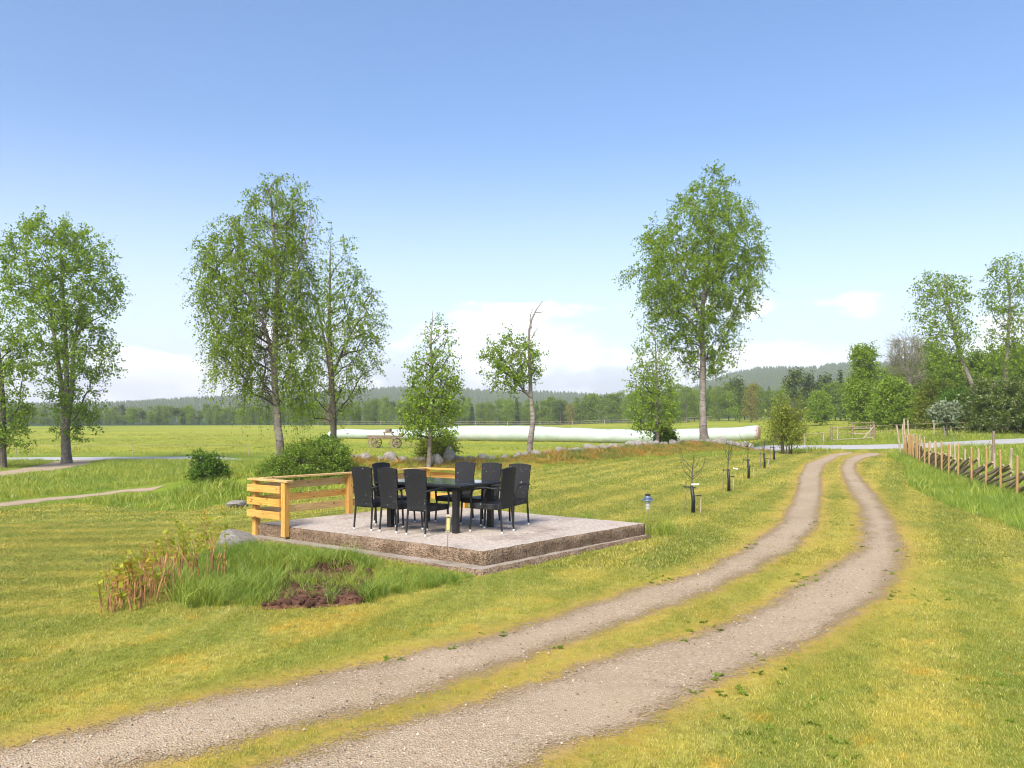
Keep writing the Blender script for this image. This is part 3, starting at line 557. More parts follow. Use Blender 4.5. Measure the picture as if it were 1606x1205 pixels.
pc = vL + nL * 0.05 + eLF * 0.02; p1 = vL + eLF * 0.80 + nF * 0.055; p2 = vL + eLB * 1.92 + nL * 0.052; p3 = vB + nL * 0.052 - eLB * 0.06; p4 = vB + nB * 0.055 + eBR * 0.86
post(pc, -0.4, 0.965, aLB); post(p1, 0.10, 0.965, aLF); post(p2, 0.05, 0.965, aLB); post(p3, -0.2, 0.965, aLB); post(p4, 0.05, 0.965, aBR)
for z in (0.845, 0.635, 0.43):
    plank(vL - eLF * 0.10 + nF * 0.118, p1 + nF * 0.063 - eLF * 0.045, z, tilt=random.uniform(-.006, .006))
    plank(pc + nL * 0.063 - eLB * 0.05, p2 + nL * 0.064, z, mat='pinepale' if z != 0.635 else 'pineh', tilt=random.uniform(-.006, .006)); plank(p2 + nL * 0.064 + eLB * 0.004, p3 + nL * 0.064 + eLB * 0.05, z + 0.004, mat='pinepale' if z != 0.635 else 'pineh')
    plank(p3 + nB * 0.12 + eBR * 0.02, p4 + nB * 0.064 + eBR * 0.06, z, mat='pineh')
plank(pc - eLF * 0.12 + nF * 0.03, p1 + eLF * 0.12, 0.982, flat=True, mat='pinepale', name='handrail')
plank(pc - eLB * 0.02 + eLF * 0.0 + eLB * 0.10, p3 + eLB * 0.08, 0.984, flat=True, mat='pinepale', name='handrail')
plank(p3 + eBR * 0.08, p4 + eBR * 0.12, 0.9815, flat=True, mat='pineh', name='handrail')

# ------------------------------------------------------------------ dining set
mw = M('black_wicker'); p_ = mw.obj()
wv = mw.math('MULTIPLY', mw.n('ShaderNodeTexWave', {'Vector': p_, 'Scale': 26.0}, bands_direction='X').outputs['Fac'], mw.n('ShaderNodeTexWave', {'Vector': p_, 'Scale': 26.0}, bands_direction='Z').outputs['Fac'])
wc = mw.mix(mw.rng(wv, 0.05, 0.6), (0.006, 0.006, 0.007), (0.022, 0.023, 0.027))
sv_ = mw.n('ShaderNodeVectorMath', {0: p_, 1: mw.n('ShaderNodeCombineXYZ', {0: mw.math('MULTIPLY', mw.orand(), 9.0), 1: mw.orand(), 2: mw.orand()}).outputs[0]}, operation='ADD').outputs[0]
wc = mw.mix(mw.math('MULTIPLY', mw.rng(mw.noise(sv_, 34, 3, 0.6), 0.665, 0.70), mw.rng(mw.noise(sv_, 3, 2), 0.42, 0.56)), wc, (0.30, 0.30, 0.29))
WICK = mw.pbr(wc, 0.5, mw.bump(wv, 0.003, 0.8), 0.32)
FRAME = mat_plain('black_frame', (0.014, 0.014, 0.015), 0.35, 0.3)
def make_chair():
    t = thing('dining_chair', 'x', 'chair', (0, 0, 0))          # faces +Y, rear legs at y = 0
    nz, nxx = 12, 8; V = []; Fc = []
    for side in (0, 1):
        for i in range(nz + 1):
            u = i / nz; z = 0.37 + 0.60 * u; wd = 0.176 + 0.030 * u ** 1.2; yb = -0.015 - 0.115 * max(0, (z - 0.42)) ** 1.25
            for k in range(nxx + 1):
                v = k / nxx * 2 - 1; zz = z + (0.022 * (1 - v * v) if i == nz else 0)
                V.append((v * wd, yb - 0.02 * (1 - v * v) * u + (0.0 if side == 0 else 0.032) * (1 if abs(v) < 0.99 else 0.8), zz))
    m_ = (nz + 1) * (nxx + 1); idx = lambda s_, i, k: s_ * m_ + i * (nxx + 1) + k
    for i in range(nz):
        for k in range(nxx):
            Fc.append((idx(0, i, k), idx(0, i, k + 1), idx(0, i + 1, k + 1), idx(0, i + 1, k))); Fc.append((idx(1, i, k + 1), idx(1, i, k), idx(1, i + 1, k), idx(1, i + 1, k + 1)))
        for k in (0, nxx): Fc.append((idx(0, i, k), idx(1, i, k), idx(1, i + 1, k), idx(0, i + 1, k)))
    for k in range(nxx):
        for i in (0, nz): Fc.append((idx(0, i, k), idx(0, i, k + 1), idx(1, i, k + 1), idx(1, i, k)))
    MB().add(V, Fc).build('backrest', WICK, t, smooth=False)
    s_ = MB(); pr = [(-0.178, 0.02), (0.178, 0.02), (0.205, 0.46), (0.195, 0.50), (-0.195, 0.50), (-0.205, 0.46)]
    s_.add([(a, b, 0.435 + 0.0) for a, b in pr] + [(a, b, 0.35) for a, b in pr], [(0, 1, 2, 3, 4, 5), (11, 10, 9, 8, 7, 6)] + [(i, i + 6, (i + 1) % 6 + 6, (i + 1) % 6) for i in range(6)])
    s_.build('seat', WICK, t, bevel=0.010)
    capm = MB().lathe([(0.014, 0), (0.017, 0.005), (0.017, 0.026), (0.014, 0.03)], n=8).mesh('foot_cap', MAT['white'])
    for sx in (-1, 1):
        for nm, foot, top, rt in (('leg', (sx * 0.178, -0.035, 0.0), (sx * 0.170, 0.0, 0.40), 0.017), ('leg', (sx * 0.208, 0.515, 0.0), (sx * 0.200, 0.49, 0.37), 0.017)):
            l = MB().tube([(foot[0], foot[1], 0.026), top], [0.0155, rt], 8).build(nm, FRAME, t, smooth=False)
            cp = link('foot_cap', capm, l); cp.location = foot
        pts = [(sx * 0.188, -0.035, 0.66), (sx * 0.222, 0.12, 0.675), (sx * 0.23, 0.28, 0.685), (sx * 0.23, 0.40, 0.672), (sx * 0.228, 0.465, 0.63), (sx * 0.224, 0.492, 0.56), (sx * 0.213, 0.497, 0.44), (sx * 0.207, 0.496, 0.365)]
        MB().tube(pts, [0.015] + [0.0165] * 6 + [0.017], 8).build('armrest', WICK, t, smooth=True)
    return t
c0 = Vector((-1.145, 13.28, 0)); ax = Vector((0.835, -0.55, 0)).normalized(); an = Vector((-ax.y, ax.x, 0))
chair0 = make_chair()
spots = [(-0.77, -0.94, an, 0.02, 'black wicker armchair on the near table side, closest to the railing post'),
         (-0.26, -0.92, an, -0.05, 'middle one of three black wicker armchairs with backs to the camera'),
         (0.31, -0.95, an, 0.03, 'black wicker armchair with back to the camera, behind the yellow stake lantern'),
         (1.22, 0.06, -ax, 0.06, 'black wicker armchair at the right-hand head of the table, seen from behind'),
         (-1.24, 0.02, ax, 0.0, 'black wicker armchair at the left-hand head of the table, mostly hidden'),
         (-0.26, 0.96, -an, 0.03, 'black wicker armchair on the far table side, left of the three facing the camera'),
         (0.30, 0.95, -an, -0.04, 'middle one of three black wicker armchairs facing the camera across the table'),
         (0.86, 0.96, -an, 0.05, 'black wicker armchair on the far table side, rightmost of the three facing the camera')]
for i, (ta, tn, fd, jit, lab) in enumerate(spots):
    o = chair0 if i == 0 else copy_tree(chair0)
    p = c0 + ax * ta + an * tn; o.location = (p.x, p.y, TZ); o.rotation_euler = (0, 0, math.atan2(fd.y, fd.x) - math.pi / 2 + jit); tag(o, lab, 'chair', 'chairs around the dining table')
tb = thing('dining_table', 'black dining table with dark glossy panelled top on the terrace', 'table', (c0.x, c0.y, TZ), math.atan2(ax.y, ax.x))
MB().box((0, 0, 0.71), (1.62, 1.10, 0.04)).build('tabletop', FRAME, tb, bevel=0.012)
mgl = M('dark_glass'); glass = mgl.pbr(mgl.mix(mgl.rng(mgl.noise(mgl.obj(), 26, 5, 0.7), 0.55, 0.7), (0.012, 0.013, 0.015), (0.05, 0.05, 0.05)), mgl.rng(mgl.noise(mgl.obj(), 9, 4), 0.35, 0.7, 0.04, 0.22), None, 0.6)
for k in (-1, 0, 1): MB().box((k * 0.51, 0, 0.733), (0.50, 1.02, 0.008)).build('glass_panel', glass, tb, bevel=0.002)
for sy in (-1, 1): MB().box((0, sy * 0.455, 0.655), (1.27, 0.03, 0.07)).build('apron', FRAME, tb)
for sx in (-1, 1): MB().box((sx * 0.655, 0, 0.655), (0.03, 0.86, 0.07)).build('apron', FRAME, tb)
for sx in (-1, 1):
    for sy in (-1, 1): MB().box((sx * 0.655, sy * 0.455, 0.345), (0.085, 0.085, 0.69)).build('leg', FRAME, tb, bevel=0.006)

# ------------------------------------------------------------------ garden lanterns
mgc = M('clear_lamp_glass'); lglass = mgc.pbr((0.8, 0.82, 0.8), 0.1, None, 0.5, Alpha=0.45)
gp = (2.29, 13.98); lz = h1(*gp)
la = thing('garden_lantern', 'steel solar lantern with a flat hat on a stake at the terrace corner', 'lantern', (gp[0], gp[1], lz)); top = PZ(775, 14.0) - lz
MB().tube([(0, 0, -0.1), (0.004, 0, top - 0.26)], 0.007, 6).build('stake', MAT['metal'], la)
MB().lathe([(0.02, top - 0.27), (0.035, top - 0.25), (0.055, top - 0.10)], n=14).build('glass', lglass, la, smooth=True)
for k in range(3): MB().lathe([(0.046 + k * .005, 0), (0.050 + k * .005, 0.004), (0.046 + k * .005, 0.008)], (0, 0, top - 0.2 + k * 0.04), 14).build('ring', MAT['metal'], la)
MB().lathe([(0.10, top - 0.105), (0.098, top - 0.095), (0.055, top - 0.055), (0.05, top - 0.03)], n=18).build('hat', mat_plain('lantern_steel', (0.30, 0.33, 0.37), 0.25, 0.1, metal=0.9), la)
MB().lathe([(0.045, top - 0.032), (0.045, top), (0.035, top + 0.004)], n=14).build('solar_cap', MAT['black'], la)
D2 = 11.0; gx2 = PX(701, D2); lz = h1(gx2, D2) + 0.0
lb = thing('stake_lantern', 'small yellowish box lantern on a thin leaning stake before the terrace', 'lantern', (gx2, D2, 0.05)); t2 = PZ(806, D2) - 0.05
MB().tube([(0, 0, -0.12), (0.012, 0, t2 - 0.23)], 0.005, 6).build('stake', MAT['metal'], lb)
yl = mat_plain('aged_lantern_glass', (0.50, 0.44, 0.16), 0.35, 0.35, 30)
for sx in (-1, 1):
    for sy in (-1, 1): MB().tube([(0.012 + sx * 0.024, sy * 0.024, t2 - 0.23), (0.022 + sx * 0.028, sy * 0.028, t2 - 0.035)], 0.004, 5).build('frame_bar', MAT['greystake'], lb)
MB().box((0.017, 0, t2 - 0.135), (0.042, 0.042, 0.17)).build('lamp_body', yl, lb, bevel=0.004)
MB().box((0.022, 0, t2 - 0.022), (0.078, 0.078, 0.022), taper=0.6).build('roof', MAT['greystake'], lb); MB().box((0.012, 0, t2 - 0.232), (0.06, 0.06, 0.012)).build('base', MAT['greystake'], lb)

# ------------------------------------------------------------------ saplings with guards and stakes
def sapling(px, py, hpx, seed, label, tagged):
    x, y = G(px, py); r = random.Random(seed); D = y; hh = hpx / F * D; t = thing('sapling', label, 'sapling', (x, y, h1(x, y)), r.uniform(-0.3, 0.3), 'staked fruit saplings along the driveway')
    gh = hh * 0.52
    MB().tube([(0, 0, -0.05), (0.006, 0, gh * 0.5), (-0.03, 0, gh)], [0.045, 0.04, 0.036], 10).build('trunk_guard', MAT['black'], t, smooth=True)
    stem = [(-0.03, 0, gh * 0.8), (-0.02, 0, gh + 0.2), (0.0, 0.02, gh + 0.2 + (hh - gh) * 0.5), (0.03, 0.0, hh)]
    MB().tube(stem, [0.016, 0.013, 0.009, 0.004], 6).build('stem', MAT['bark'], t)
    b = MB(); tips = []
    for k in range(7):
        z0 = gh + 0.1 + (hh - gh) * r.uniform(0.05, 0.55); a = r.uniform(0, 6.28); l = r.uniform(0.2, 0.42)
        p0 = Vector((-0.01, 0, z0)); p1_ = p0 + Vector((math.cos(a) * l * 0.55, math.sin(a) * l * 0.55, l * 0.5)); p2_ = p0 + Vector((math.cos(a) * l * 0.75, math.sin(a) * l * 0.75, l * 1.15)); b.tube([p0, p1_, p2_], [0.008, 0.006, 0.003], 5); tips.append((p0, p1_, p2_))
    b.build('branches', MAT['bark'], t); V = []; Fc = []
    for p0, p1_, p2_ in tips + [(Vector(stem[2]), Vector(stem[3]), Vector(stem[3]) + Vector((0, 0, .03)))]:
        for k in range(9):
            p = p0.lerp(p1_, r.random()) if r.random() < .4 else p1_.lerp(p2_, r.random()); d = Vector((r.uniform(-1, 1), r.uniform(-1, 1), r.uniform(-.2, 1))).normalized() * r.uniform(.025, .05); s_ = d.cross(Vector((r.random(), r.random(), r.random()))).normalized() * d.length * .35
            i = len(V); V += [p, p + d * .5 + s_, p + d, p + d * .5 - s_]; Fc.append((i, i + 1, i + 2, i + 3))
    MB().add(V, Fc).build('leaves', MAT['lime'], t)
    for sx, hs_ in ((-0.16, gh * 1.12), (0.15, gh * 0.68)):
        MB().tube([(sx, 0.03, -0.05), (sx + 0.012, 0.03, hs_)], 0.014, 7).build('stake', MAT['oldwood'] if sx < 0 else MAT['greystake'], t)
    MB().box((-0.11, 0.0, gh * 0.94), (0.25, 0.012, 0.022), M=Matrix.Rotation(R(4), 4, 'Y')).build('tie_strap', MAT['black'], t)
    MB().box((0.12, 0.0, gh * 0.62), (0.22, 0.012, 0.022), M=Matrix.Rotation(R(-9), 4, 'Y')).build('tie_strap', MAT['black'], t)
    if tagged: MB().box((0.06, -0.02, gh * 1.02 + 0.02), (0.15, 0.004, 0.03), M=Matrix.Rotation(R(tagged), 4, 'Y')).build('name_tag', MAT['white'], t)
    g = np.random.default_rng(seed); q = np.stack([g.normal(0, .13, 16), g.normal(0, .13, 16)], 1)
    return t
sapling(1087, 806, 84, 1, 'staked sapling nearest the terrace with a level white tag', -2)
sapling(1143, 771, 68, 2, 'second staked sapling from the terrace, slanting white tag and leaning stake', 12)
sapling(1174, 751.5, 60, 3, 'third staked sapling from the terrace, without a tag', 0)
sapling(1199, 735, 46, 4, 'fourth staked sapling from the terrace, between two stakes', 0)
sapling(1214, 722, 40, 5, 'farthest staked sapling, beside the willow bush at the road', 0)

# ------------------------------------------------------------------ pole fence
fence = thing('pole_fence', 'traditional fence of paired stakes and slanting poles along the driveway', 'fence', (0, 0, 0))
FP = resample(FENCE, 400); fd = np.concatenate([[0], np.cumsum(np.hypot(*np.diff(FP, axis=0).T))])
def fpt(s): return Vector((np.interp(s, fd, FP[:, 0]), np.interp(s, fd, FP[:, 1]), 0))
Lf = fd[-1]; rf = random.Random(3); s = 0.15
def fside(s):
    d = (fpt(min(s + .2, Lf)) - fpt(max(s - .2, 0))).normalized(); return Vector((-d.y, d.x, 0)), d
while s < Lf:
    p = fpt(s); nrm, d = fside(s); g = h1(p.x, p.y)
    for sg, mt in ((-1, 'stake'), (1, 'greystake')):
        q = p + nrm * sg * rf.uniform(0.09, 0.13) + d * rf.uniform(-0.05, 0.05); hgt = rf.uniform(1.02, 1.24); lean = Vector((rf.uniform(-.05, .05), rf.uniform(-.05, .05), 0))
        m_ = MB().tube([(0, 0, -0.15), (lean.x * .5, lean.y * .5, hgt * .5), (lean.x, lean.y, hgt - .03), (lean.x, lean.y, hgt)], [0.034, 0.032, 0.028, 0.012], 7)
        o = m_.build('post', MAT[mt] if rf.random() < .85 else MAT['stake'], fence); o.location = (q.x, q.y, h1(q.x, q.y))
    s += 1.42 if s > 7 else (0.8 if s > 2.5 else 0.55)
s = -2.2
while s < Lf - 0.3:
    z0 = rf.uniform(0.03, 0.12); ln = rf.uniform(2.5, 3.1); s1 = s + ln; a = fpt(max(s, 0)); b = fpt(min(s1, Lf))
    if s < 0: z0 += -s / ln * 0.68
    za, zb = h1(a.x, a.y) + z0, h1(b.x, b.y) + (rf.uniform(0.66, 0.84) if s1 <= Lf else 0.03 + (Lf - s) / ln * 0.7); nrm, _ = fside(max(0.3, min(s + 1, Lf - .3)))
    off = nrm * rf.uniform(-0.035, 0.035); A = Vector((a.x, a.y, za)) + off; B = Vector((b.x, b.y, zb)) + off; L_ = (B - A).length
    r0 = rf.uniform(0.034, 0.05); kk = rf.uniform(-.03, .03)
    o = MB().tube([(0, 0, 0), (L_ * .35, kk, kk), (L_ * .7, kk * .5, -kk), (L_, 0, 0)], [r0, r0 * .95, r0 * .85, r0 * .7], 7).build('pole', MAT['pole'], fence); o.location = A; o.rotation_mode = 'QUATERNION'; o.rotation_quaternion = (B - A).to_track_quat('X', 'Z')
    s += rf.uniform(0.32, 0.46)
p = fpt(0.05); pp = thing('pole_stand', 'three tall grey poles leaning together at the far end of the pole fence', 'poles', (p.x + 0.25, p.y + 0.6, h1(p.x, p.y)))
for dx, ln, hh in ((-0.2, -0.22, 1.55), (0.0, -0.05, 1.85), (0.22, -0.08, 1.8)): MB().tube([(dx, 0, -0.1), (dx + ln, 0.05, hh)], [0.055, 0.04], 8).build('pole', MAT['greystake'], pp)
mb = G(1424, 712); mbx = thing('mailbox', 'small dark blue mailbox on a post by the far fence end', 'mailbox', (PX(1422, 46.5), 46.5, h1(PX(1422, 46.5), 46.5))); zc = PZ(690.5, 46.5) - mbx.location.z
MB().box((0, 0, zc), (0.26, 0.2, 0.38)).build('box', mat_plain('blue_enamel', (0.018, 0.055, 0.13), 0.35, 0.2), mbx, bevel=0.02); MB().box((0, -0.104, zc), (0.33, 0.012, 0.45)).build('back_board', mat_plain('pale_board', (0.42, 0.48, 0.52), 0.6, 0.15), mbx).location = (0, 0.22, 0)
MB().tube([(0, 0.05, -0.1), (0, 0.05, zc)], 0.035, 8).build('post', MAT['greystake'], mbx)
wp = thing('wooden_post', 'lone dark wooden post with short cross bars beyond the pole fence', 'post', (PX(1558, 33), 33, h1(PX(1558, 33), 33))); zt = PZ(676, 33) - wp.location.z
MB().tube([(0, 0, -0.2), (0.01, 0, zt)], [0.06, 0.05], 8).build('post', MAT['oldwood'], wp)
MB().tube([(-0.13, 0.02, -0.2), (-0.13, 0.02, zt * 0.72)], 0.02, 6).build('stake', MAT['greystake'], wp)
for k in (0.5, 0.62): MB().tube([(-0.2, 0, zt * k), (0.06, 0, zt * k)], 0.014, 6).build('cross_bar', MAT['oldwood'], wp)

# ------------------------------------------------------------------ stones
def stone_mesh(seed, name='stone'):
    r = np.random.default_rng(seed); bm = bmesh.new(); bmesh.ops.create_icosphere(bm, subdivisions=3, radius=1)
    pl = r.normal(size=(9, 3)); pl /= np.linalg.norm(pl, axis=1)[:, None]; dd = r.uniform(0.62, 0.95, 9)
    for v in bm.verts:
        p = np.array(v.co)
        for n_, d_ in zip(pl, dd):
            k = p @ n_
            if k > d_: p = p - n_ * (k - d_) * 0.85
        p *= 1 + 0.10 * (float(vnoise(p[0] * 2 + p[2], p[1] * 2 - p[2], 1.3, seed)) - .5); v.co = p
    me = bpy.data.meshes.new(name); bm.to_mesh(me); bm.free(); me.materials.append(MAT['stone']); return me
SM = [stone_mesh(i) for i in range(8)]
sw = thing('stone_wall', 'tumbled low wall of grey fieldstones on the grassy berm behind the lawn', 'stone wall', (0, 0, 0)); rs = random.Random(11)
WALL = [(553, 730, 9), (573, 727, 13), (612, 733, 17), (628, 735, 11), (662, 731, 11), (720, 728, 14), (738, 727, 12), (757, 720, 14), (772, 719, 10), (813, 714, 10), (840, 713, 12), (858, 713, 9), (877, 711, 14), (893, 713, 9), (905, 713, 12), (921, 712, 15), (932, 707, 13), (945, 711, 12), (953, 712, 9), (964, 705, 12), (976, 710, 9), (988, 707, 14), (999, 704, 15), (1010, 708, 12), (1055, 706, 10), (1092, 704, 9), (1130, 703, 14), (1146, 701, 11), (1157, 704, 8), (1168, 698, 11), (1120, 699, 8)]
WALL += [(px_ + rs.uniform(-3, 3), np.interp(px_, [550, 700, 850, 1000, 1180], [731, 726, 715, 707, 701]) + rs.uniform(0, 4), rs.uniform(6, 11)) for px_ in list(range(560, 840, 19)) + list(range(846, 1060, 8)) + list(range(1062, 1195, 13))]
for px, py, wpx in WALL:
    base = [(a, b) for a, b in BERM]; X = None
    best = min(((abs(803 + F * bx / by - px), bx, by) for bx, by in [(np.interp(t, range(len(BERM)), [b[0] for b in BERM]), np.interp(t, range(len(BERM)), [b[1] for b in BERM])) for t in np.linspace(0, len(BERM) - 1, 400)]))
    y = best[2] + rs.uniform(-0.25, 0.25); x = PX(px, y); r_ = wpx / F * y / 2 * 1.35; z = max(h1(x, y) + r_ * 0.25, min(PZ(py, y) , h1(x, y) + r_ * 0.6))
    o = link('stone', rs.choice(SM), sw); o.location = (x, y, z); o.scale = (r_, r_ * rs.uniform(.8, 1.1), r_ * rs.uniform(.7, .95)); o.rotation_euler = (rs.uniform(-.3, .3), rs.uniform(-.3, .3), rs.uniform(0, 6.28))
def boulder(px, py_c, wpx, hpx, D, seed, label, name='boulder'):
    x = PX(px, D); o = link(name, stone_mesh(100 + seed, name)); rx = wpx / F * D / 2; rz = hpx / F * D / 2; o.location = (x, D, h1(x, D) + rz * 0.6); o.scale = (rx, rx * .9, rz * 1.1); o.rotation_euler = (0.1, -0.1, seed); return tag(o, label, 'boulder')
boulder(686, 725, 22, 20, 35.0, 1, 'pale round boulder at the foot of the young white birch'); boulder(704, 718, 25, 30, 35.8, 2, 'taller upright mossy boulder right of the young birch trunk')
boulder(372, 882, 62, 44, 12.9, 3, 'grey rock lying under the left corner of the terrace'); boulder(372, 772, 34, 14, 28, 4, 'low flat rock in rough grass below the dark bush')

# ------------------------------------------------------------------ bank soil and canes
SB = np.array(SOILP); st = 0.035; gx_, gy_ = np.meshgrid(np.arange(SB[:, 0].min(), SB[:, 0].max(), st), np.arange(SB[:, 1].min(), SB[:, 1].max(), st)); d_ = -sdpoly(gx_, gy_, SOILP) + 0.12 * (vnoise(gx_, gy_, 5, 3) - .5)
zz_ = H(gx_, gy_) + np.clip(d_ / 0.15, 0, 1) * (0.008 + 0.06 * vnoise(gx_, gy_, 6, 3) * vnoise(gx_, gy_, 2.2, 9) + 0.04 * vnoise(gx_, gy_, 16, 5)) - 0.02 * (d_ < 0.0)
ii = np.arange(gx_.size).reshape(gx_.shape); Fq = np.stack([ii[:-1, :-1], ii[:-1, 1:], ii[1:, 1:], ii[1:, :-1]], -1).reshape(-1, 4); Fq = Fq[(d_.ravel()[Fq] > -0.02).all(1)]
us, inv = np.unique(Fq, return_inverse=True); tag(link('soil_patch', npmesh('soil_patch', np.stack([gx_, gy_, zz_], -1).reshape(-1, 3)[us], inv.reshape(-1, 4), MAT['soil'])), 'bare red-brown earth on the grassy bank below the terrace', 'soil', kind='structure')
q = np.stack([rng.uniform(SB[:, 0].min(), SB[:, 0].max(), 2600), rng.uniform(SB[:, 1].min(), SB[:, 1].max(), 2600)], 1); q = q[sdpoly(q[:, 0], q[:, 1], SOILP) < 0.03][:1100]
scatter('soil_clods', np.stack([q[:, 0], q[:, 1], H(q[:, 0], q[:, 1]) + 0.05], 1), 0.010 + 0.035 * rng.uniform(size=len(q)) ** 2.5, [pebble(40 + i) for i in range(4)], MAT['soil'], 'loose earth clods on the bare bank', 'soil', 0.8)
cn = thing('cane_clump', 'clump of dry reddish knotweed canes with fresh yellow-green shoots', 'shrub', (-4.35, 10.2, h1(-4.35, 10.2))); rc = random.Random(5)
V = []; Fc = []; zb0 = cn.location.z
for i in range(240):
    t_ = rc.choice((rc.gauss(.16, .1), rc.gauss(.55, .2), rc.random())); t_ = min(max(t_, 0), 1); px_, py_ = 172 + 170 * t_ + rc.gauss(0, 14), 960 - 52 * t_ + rc.uniform(-46, 6); gx3, gy3 = G(px_, py_); x, y = gx3 - cn.location.x, gy3 - cn.location.y; z = h1(gx3, gy3) - zb0
    dead = rc.random() < 0.70; l = rc.uniform(0.12, 0.42) * (0.7 + 0.6 * t_) if dead else rc.uniform(0.3, 0.62) * (0.7 + 0.6 * min(1, t_ * 1.3)); lx, ly = rc.gauss(0, .2) * l, rc.gauss(0, .2) * l
    MB().tube([(x, y, z - .02), (x + lx * .4, y + ly * .4, z + l * .5), (x + lx, y + ly, z + l)], [0.010, 0.009, 0.007] if dead else [0.006, 0.005, 0.003], 6).build('cane' if dead else 'shoot', MAT['cane'] if dead or rc.random() < .8 else MAT['lime'], cn)
    for k in range(1 if dead else 12):
        u = rc.uniform(0.45, 1.03) if not dead else rc.uniform(.0, .8); p = Vector((x + lx * u, y + ly * u, z + l * u)); d = Vector((rc.uniform(-1, 1), rc.uniform(-1, 1), rc.uniform(-.1, .9))).normalized() * rc.uniform(.045, .10); s_ = d.cross(Vector((rc.random(), rc.random(), 1))).normalized() * d.length * .32
        b_ = len(V); V += [p, p + d * .45 + s_, p + d, p + d * .45 - s_]; Fc.append((b_, b_ + 1, b_ + 2, b_ + 3))
MB().add(V, Fc).build('leaves', mat_leaf((0.20, 0.26, 0.02), (0.44, 0.44, 0.05), 'shoot_leaves', (0.45, 0.30, 0.06)), cn)

# ------------------------------------------------------------------ silage bag and old wagon
bag = []
for px, D, r_ in [(514, 119, .12), (516, 119, .42), (521, 118.5, .62), (540, 118, .72), (580, 117, .66), (615, 116, .70), (650, 114, .78), (690, 111, .86), (720, 109, 1.0), (760, 107.5, 1.02), (800, 106, 1.03), (840, 104.5, 1.0), (880, 103, .93), (920, 101, .90), (960, 99, .86), (1000, 97, .84), (1040, 95, .80), (1080, 93, .80), (1120, 91, .80), (1160, 89.5, .80), (1188, 88.6, .80)]: bag.append((PX(px, D), D, r_))
B_ = np.array(bag); dd = np.concatenate([[0], np.cumsum(np.hypot(*np.diff(B_[:, :2], axis=0).T))]); tt = np.linspace(0, dd[-1], 260); bx, by, br = [np.interp(tt, dd, B_[:, i]) for i in range(3)]
br = br * (1 + 0.05 * (vnoise(tt, tt * 0, 0.5, 3) - .5) + 0.03 * (vnoise(tt, tt * 0, 1.7, 4) - .5)); T = np.gradient(np.stack([bx, by], 1), axis=0); T /= np.linalg.norm(T, axis=1, keepdims=True)
NA = 28; a = np.linspace(0, 2 * math.pi, NA, endpoint=False); zg = H(bx, by); wob = 1 + 0.03 * (vnoise(np.repeat(tt, NA), np.tile(a, 260) * 2, 0.9, 6).reshape(260, NA) - .5)
BV = np.stack([bx[:, None] + (-T[:, 1:2]) * br[:, None] * 1.12 * np.cos(a) * wob, by[:, None] + T[:, 0:1] * br[:, None] * 1.12 * np.cos(a) * wob, np.maximum(zg[:, None] + 0.02, zg[:, None] + br[:, None] * 0.92 + br[:, None] * np.sin(a) * wob)], -1)
ii = np.arange(260 * NA).reshape(260, NA); FF = np.stack([ii[:-1], np.roll(ii, -1, 1)[:-1], np.roll(ii, -1, 1)[1:], ii[1:]], -1).reshape(-1, 4)
mbg = M('white_silage_film'); p_ = mbg.pos(); film = mbg.pbr(mbg.mix(mbg.rng(mbg.noise(p_, 0.8, 4), 0.35, 0.7), (0.36, 0.43, 0.39), (0.47, 0.52, 0.50)), 0.35, mbg.bump(mbg.noise(mbg.map(p_, (3, 1, 0.6)), 1.6, 5), 0.06, 0.6), 0.5)
sb = thing('silage_bag', 'long white plastic silage bag lying across the field', 'silage bag', (0, 0, 0)); me = npmesh('film', BV.reshape(-1, 3), FF, film, True); link('film', me, sb)
ec = Vector((bx[-1], by[-1], zg[-1] + br[-1] * .92)); tv = Vector((T[-1, 0], T[-1, 1], 0)); e_ = MB(); nv = Vector((-tv.y, tv.x, 0)); rr_ = br[-1]
for k, (fr, off) in enumerate([(1.0, 0.0), (0.93, 0.16), (0.55, 0.20), (0.05, 0.22)]): e_.v += [tuple(ec + tv * off + nv * math.cos(t_) * fr * rr_ * 1.12 + Vector((0, 0, math.sin(t_) * fr * rr_))) for t_ in a]
e_.f = [(j * NA + k, j * NA + (k + 1) % NA, (j + 1) * NA + (k + 1) % NA, (j + 1) * NA + k) for j in range(3) for k in range(NA)]
e_.build('end_face', mat_plain('pink_silage_end', (0.45, 0.30, 0.28), 0.8, 0.3, 3), sb, smooth=True)
wd = 83.0; wx = PX(604, wd); wg = thing('hay_wagon', 'old brown wooden farm wagon standing in front of the silage bag', 'wagon', (wx, wd, h1(wx, wd)), R(-4)); u = wd / F
def wheel(x, yy, r_):
    w_ = MB(); n = 22
    rim = [(x + r_ * math.cos(2 * math.pi * k / n), yy, r_ + r_ * math.sin(2 * math.pi * k / n)) for k in range(n + 1)]; w_.tube(rim, 0.055, 6, False); w_.tube([(x, yy - .12, r_), (x, yy + .12, r_)], 0.10, 8)
    for k in range(10): w_.tube([(x, yy, r_), (x + r_ * math.cos(k * .628), yy, r_ + r_ * math.sin(k * .628))], 0.03, 5)
    w_.build('wheel', MAT['oldwood'], wg)
for yy in (-0.7, 0.7): wheel(-1.05, yy, 0.52); wheel(1.05, yy, 0.46)
for xx, r_ in ((-1.05, 0.52), (1.05, 0.46)): MB().tube([(xx, -0.7, r_), (xx, 0.7, r_)], 0.05, 6).build('axle', MAT['oldwood'], wg)
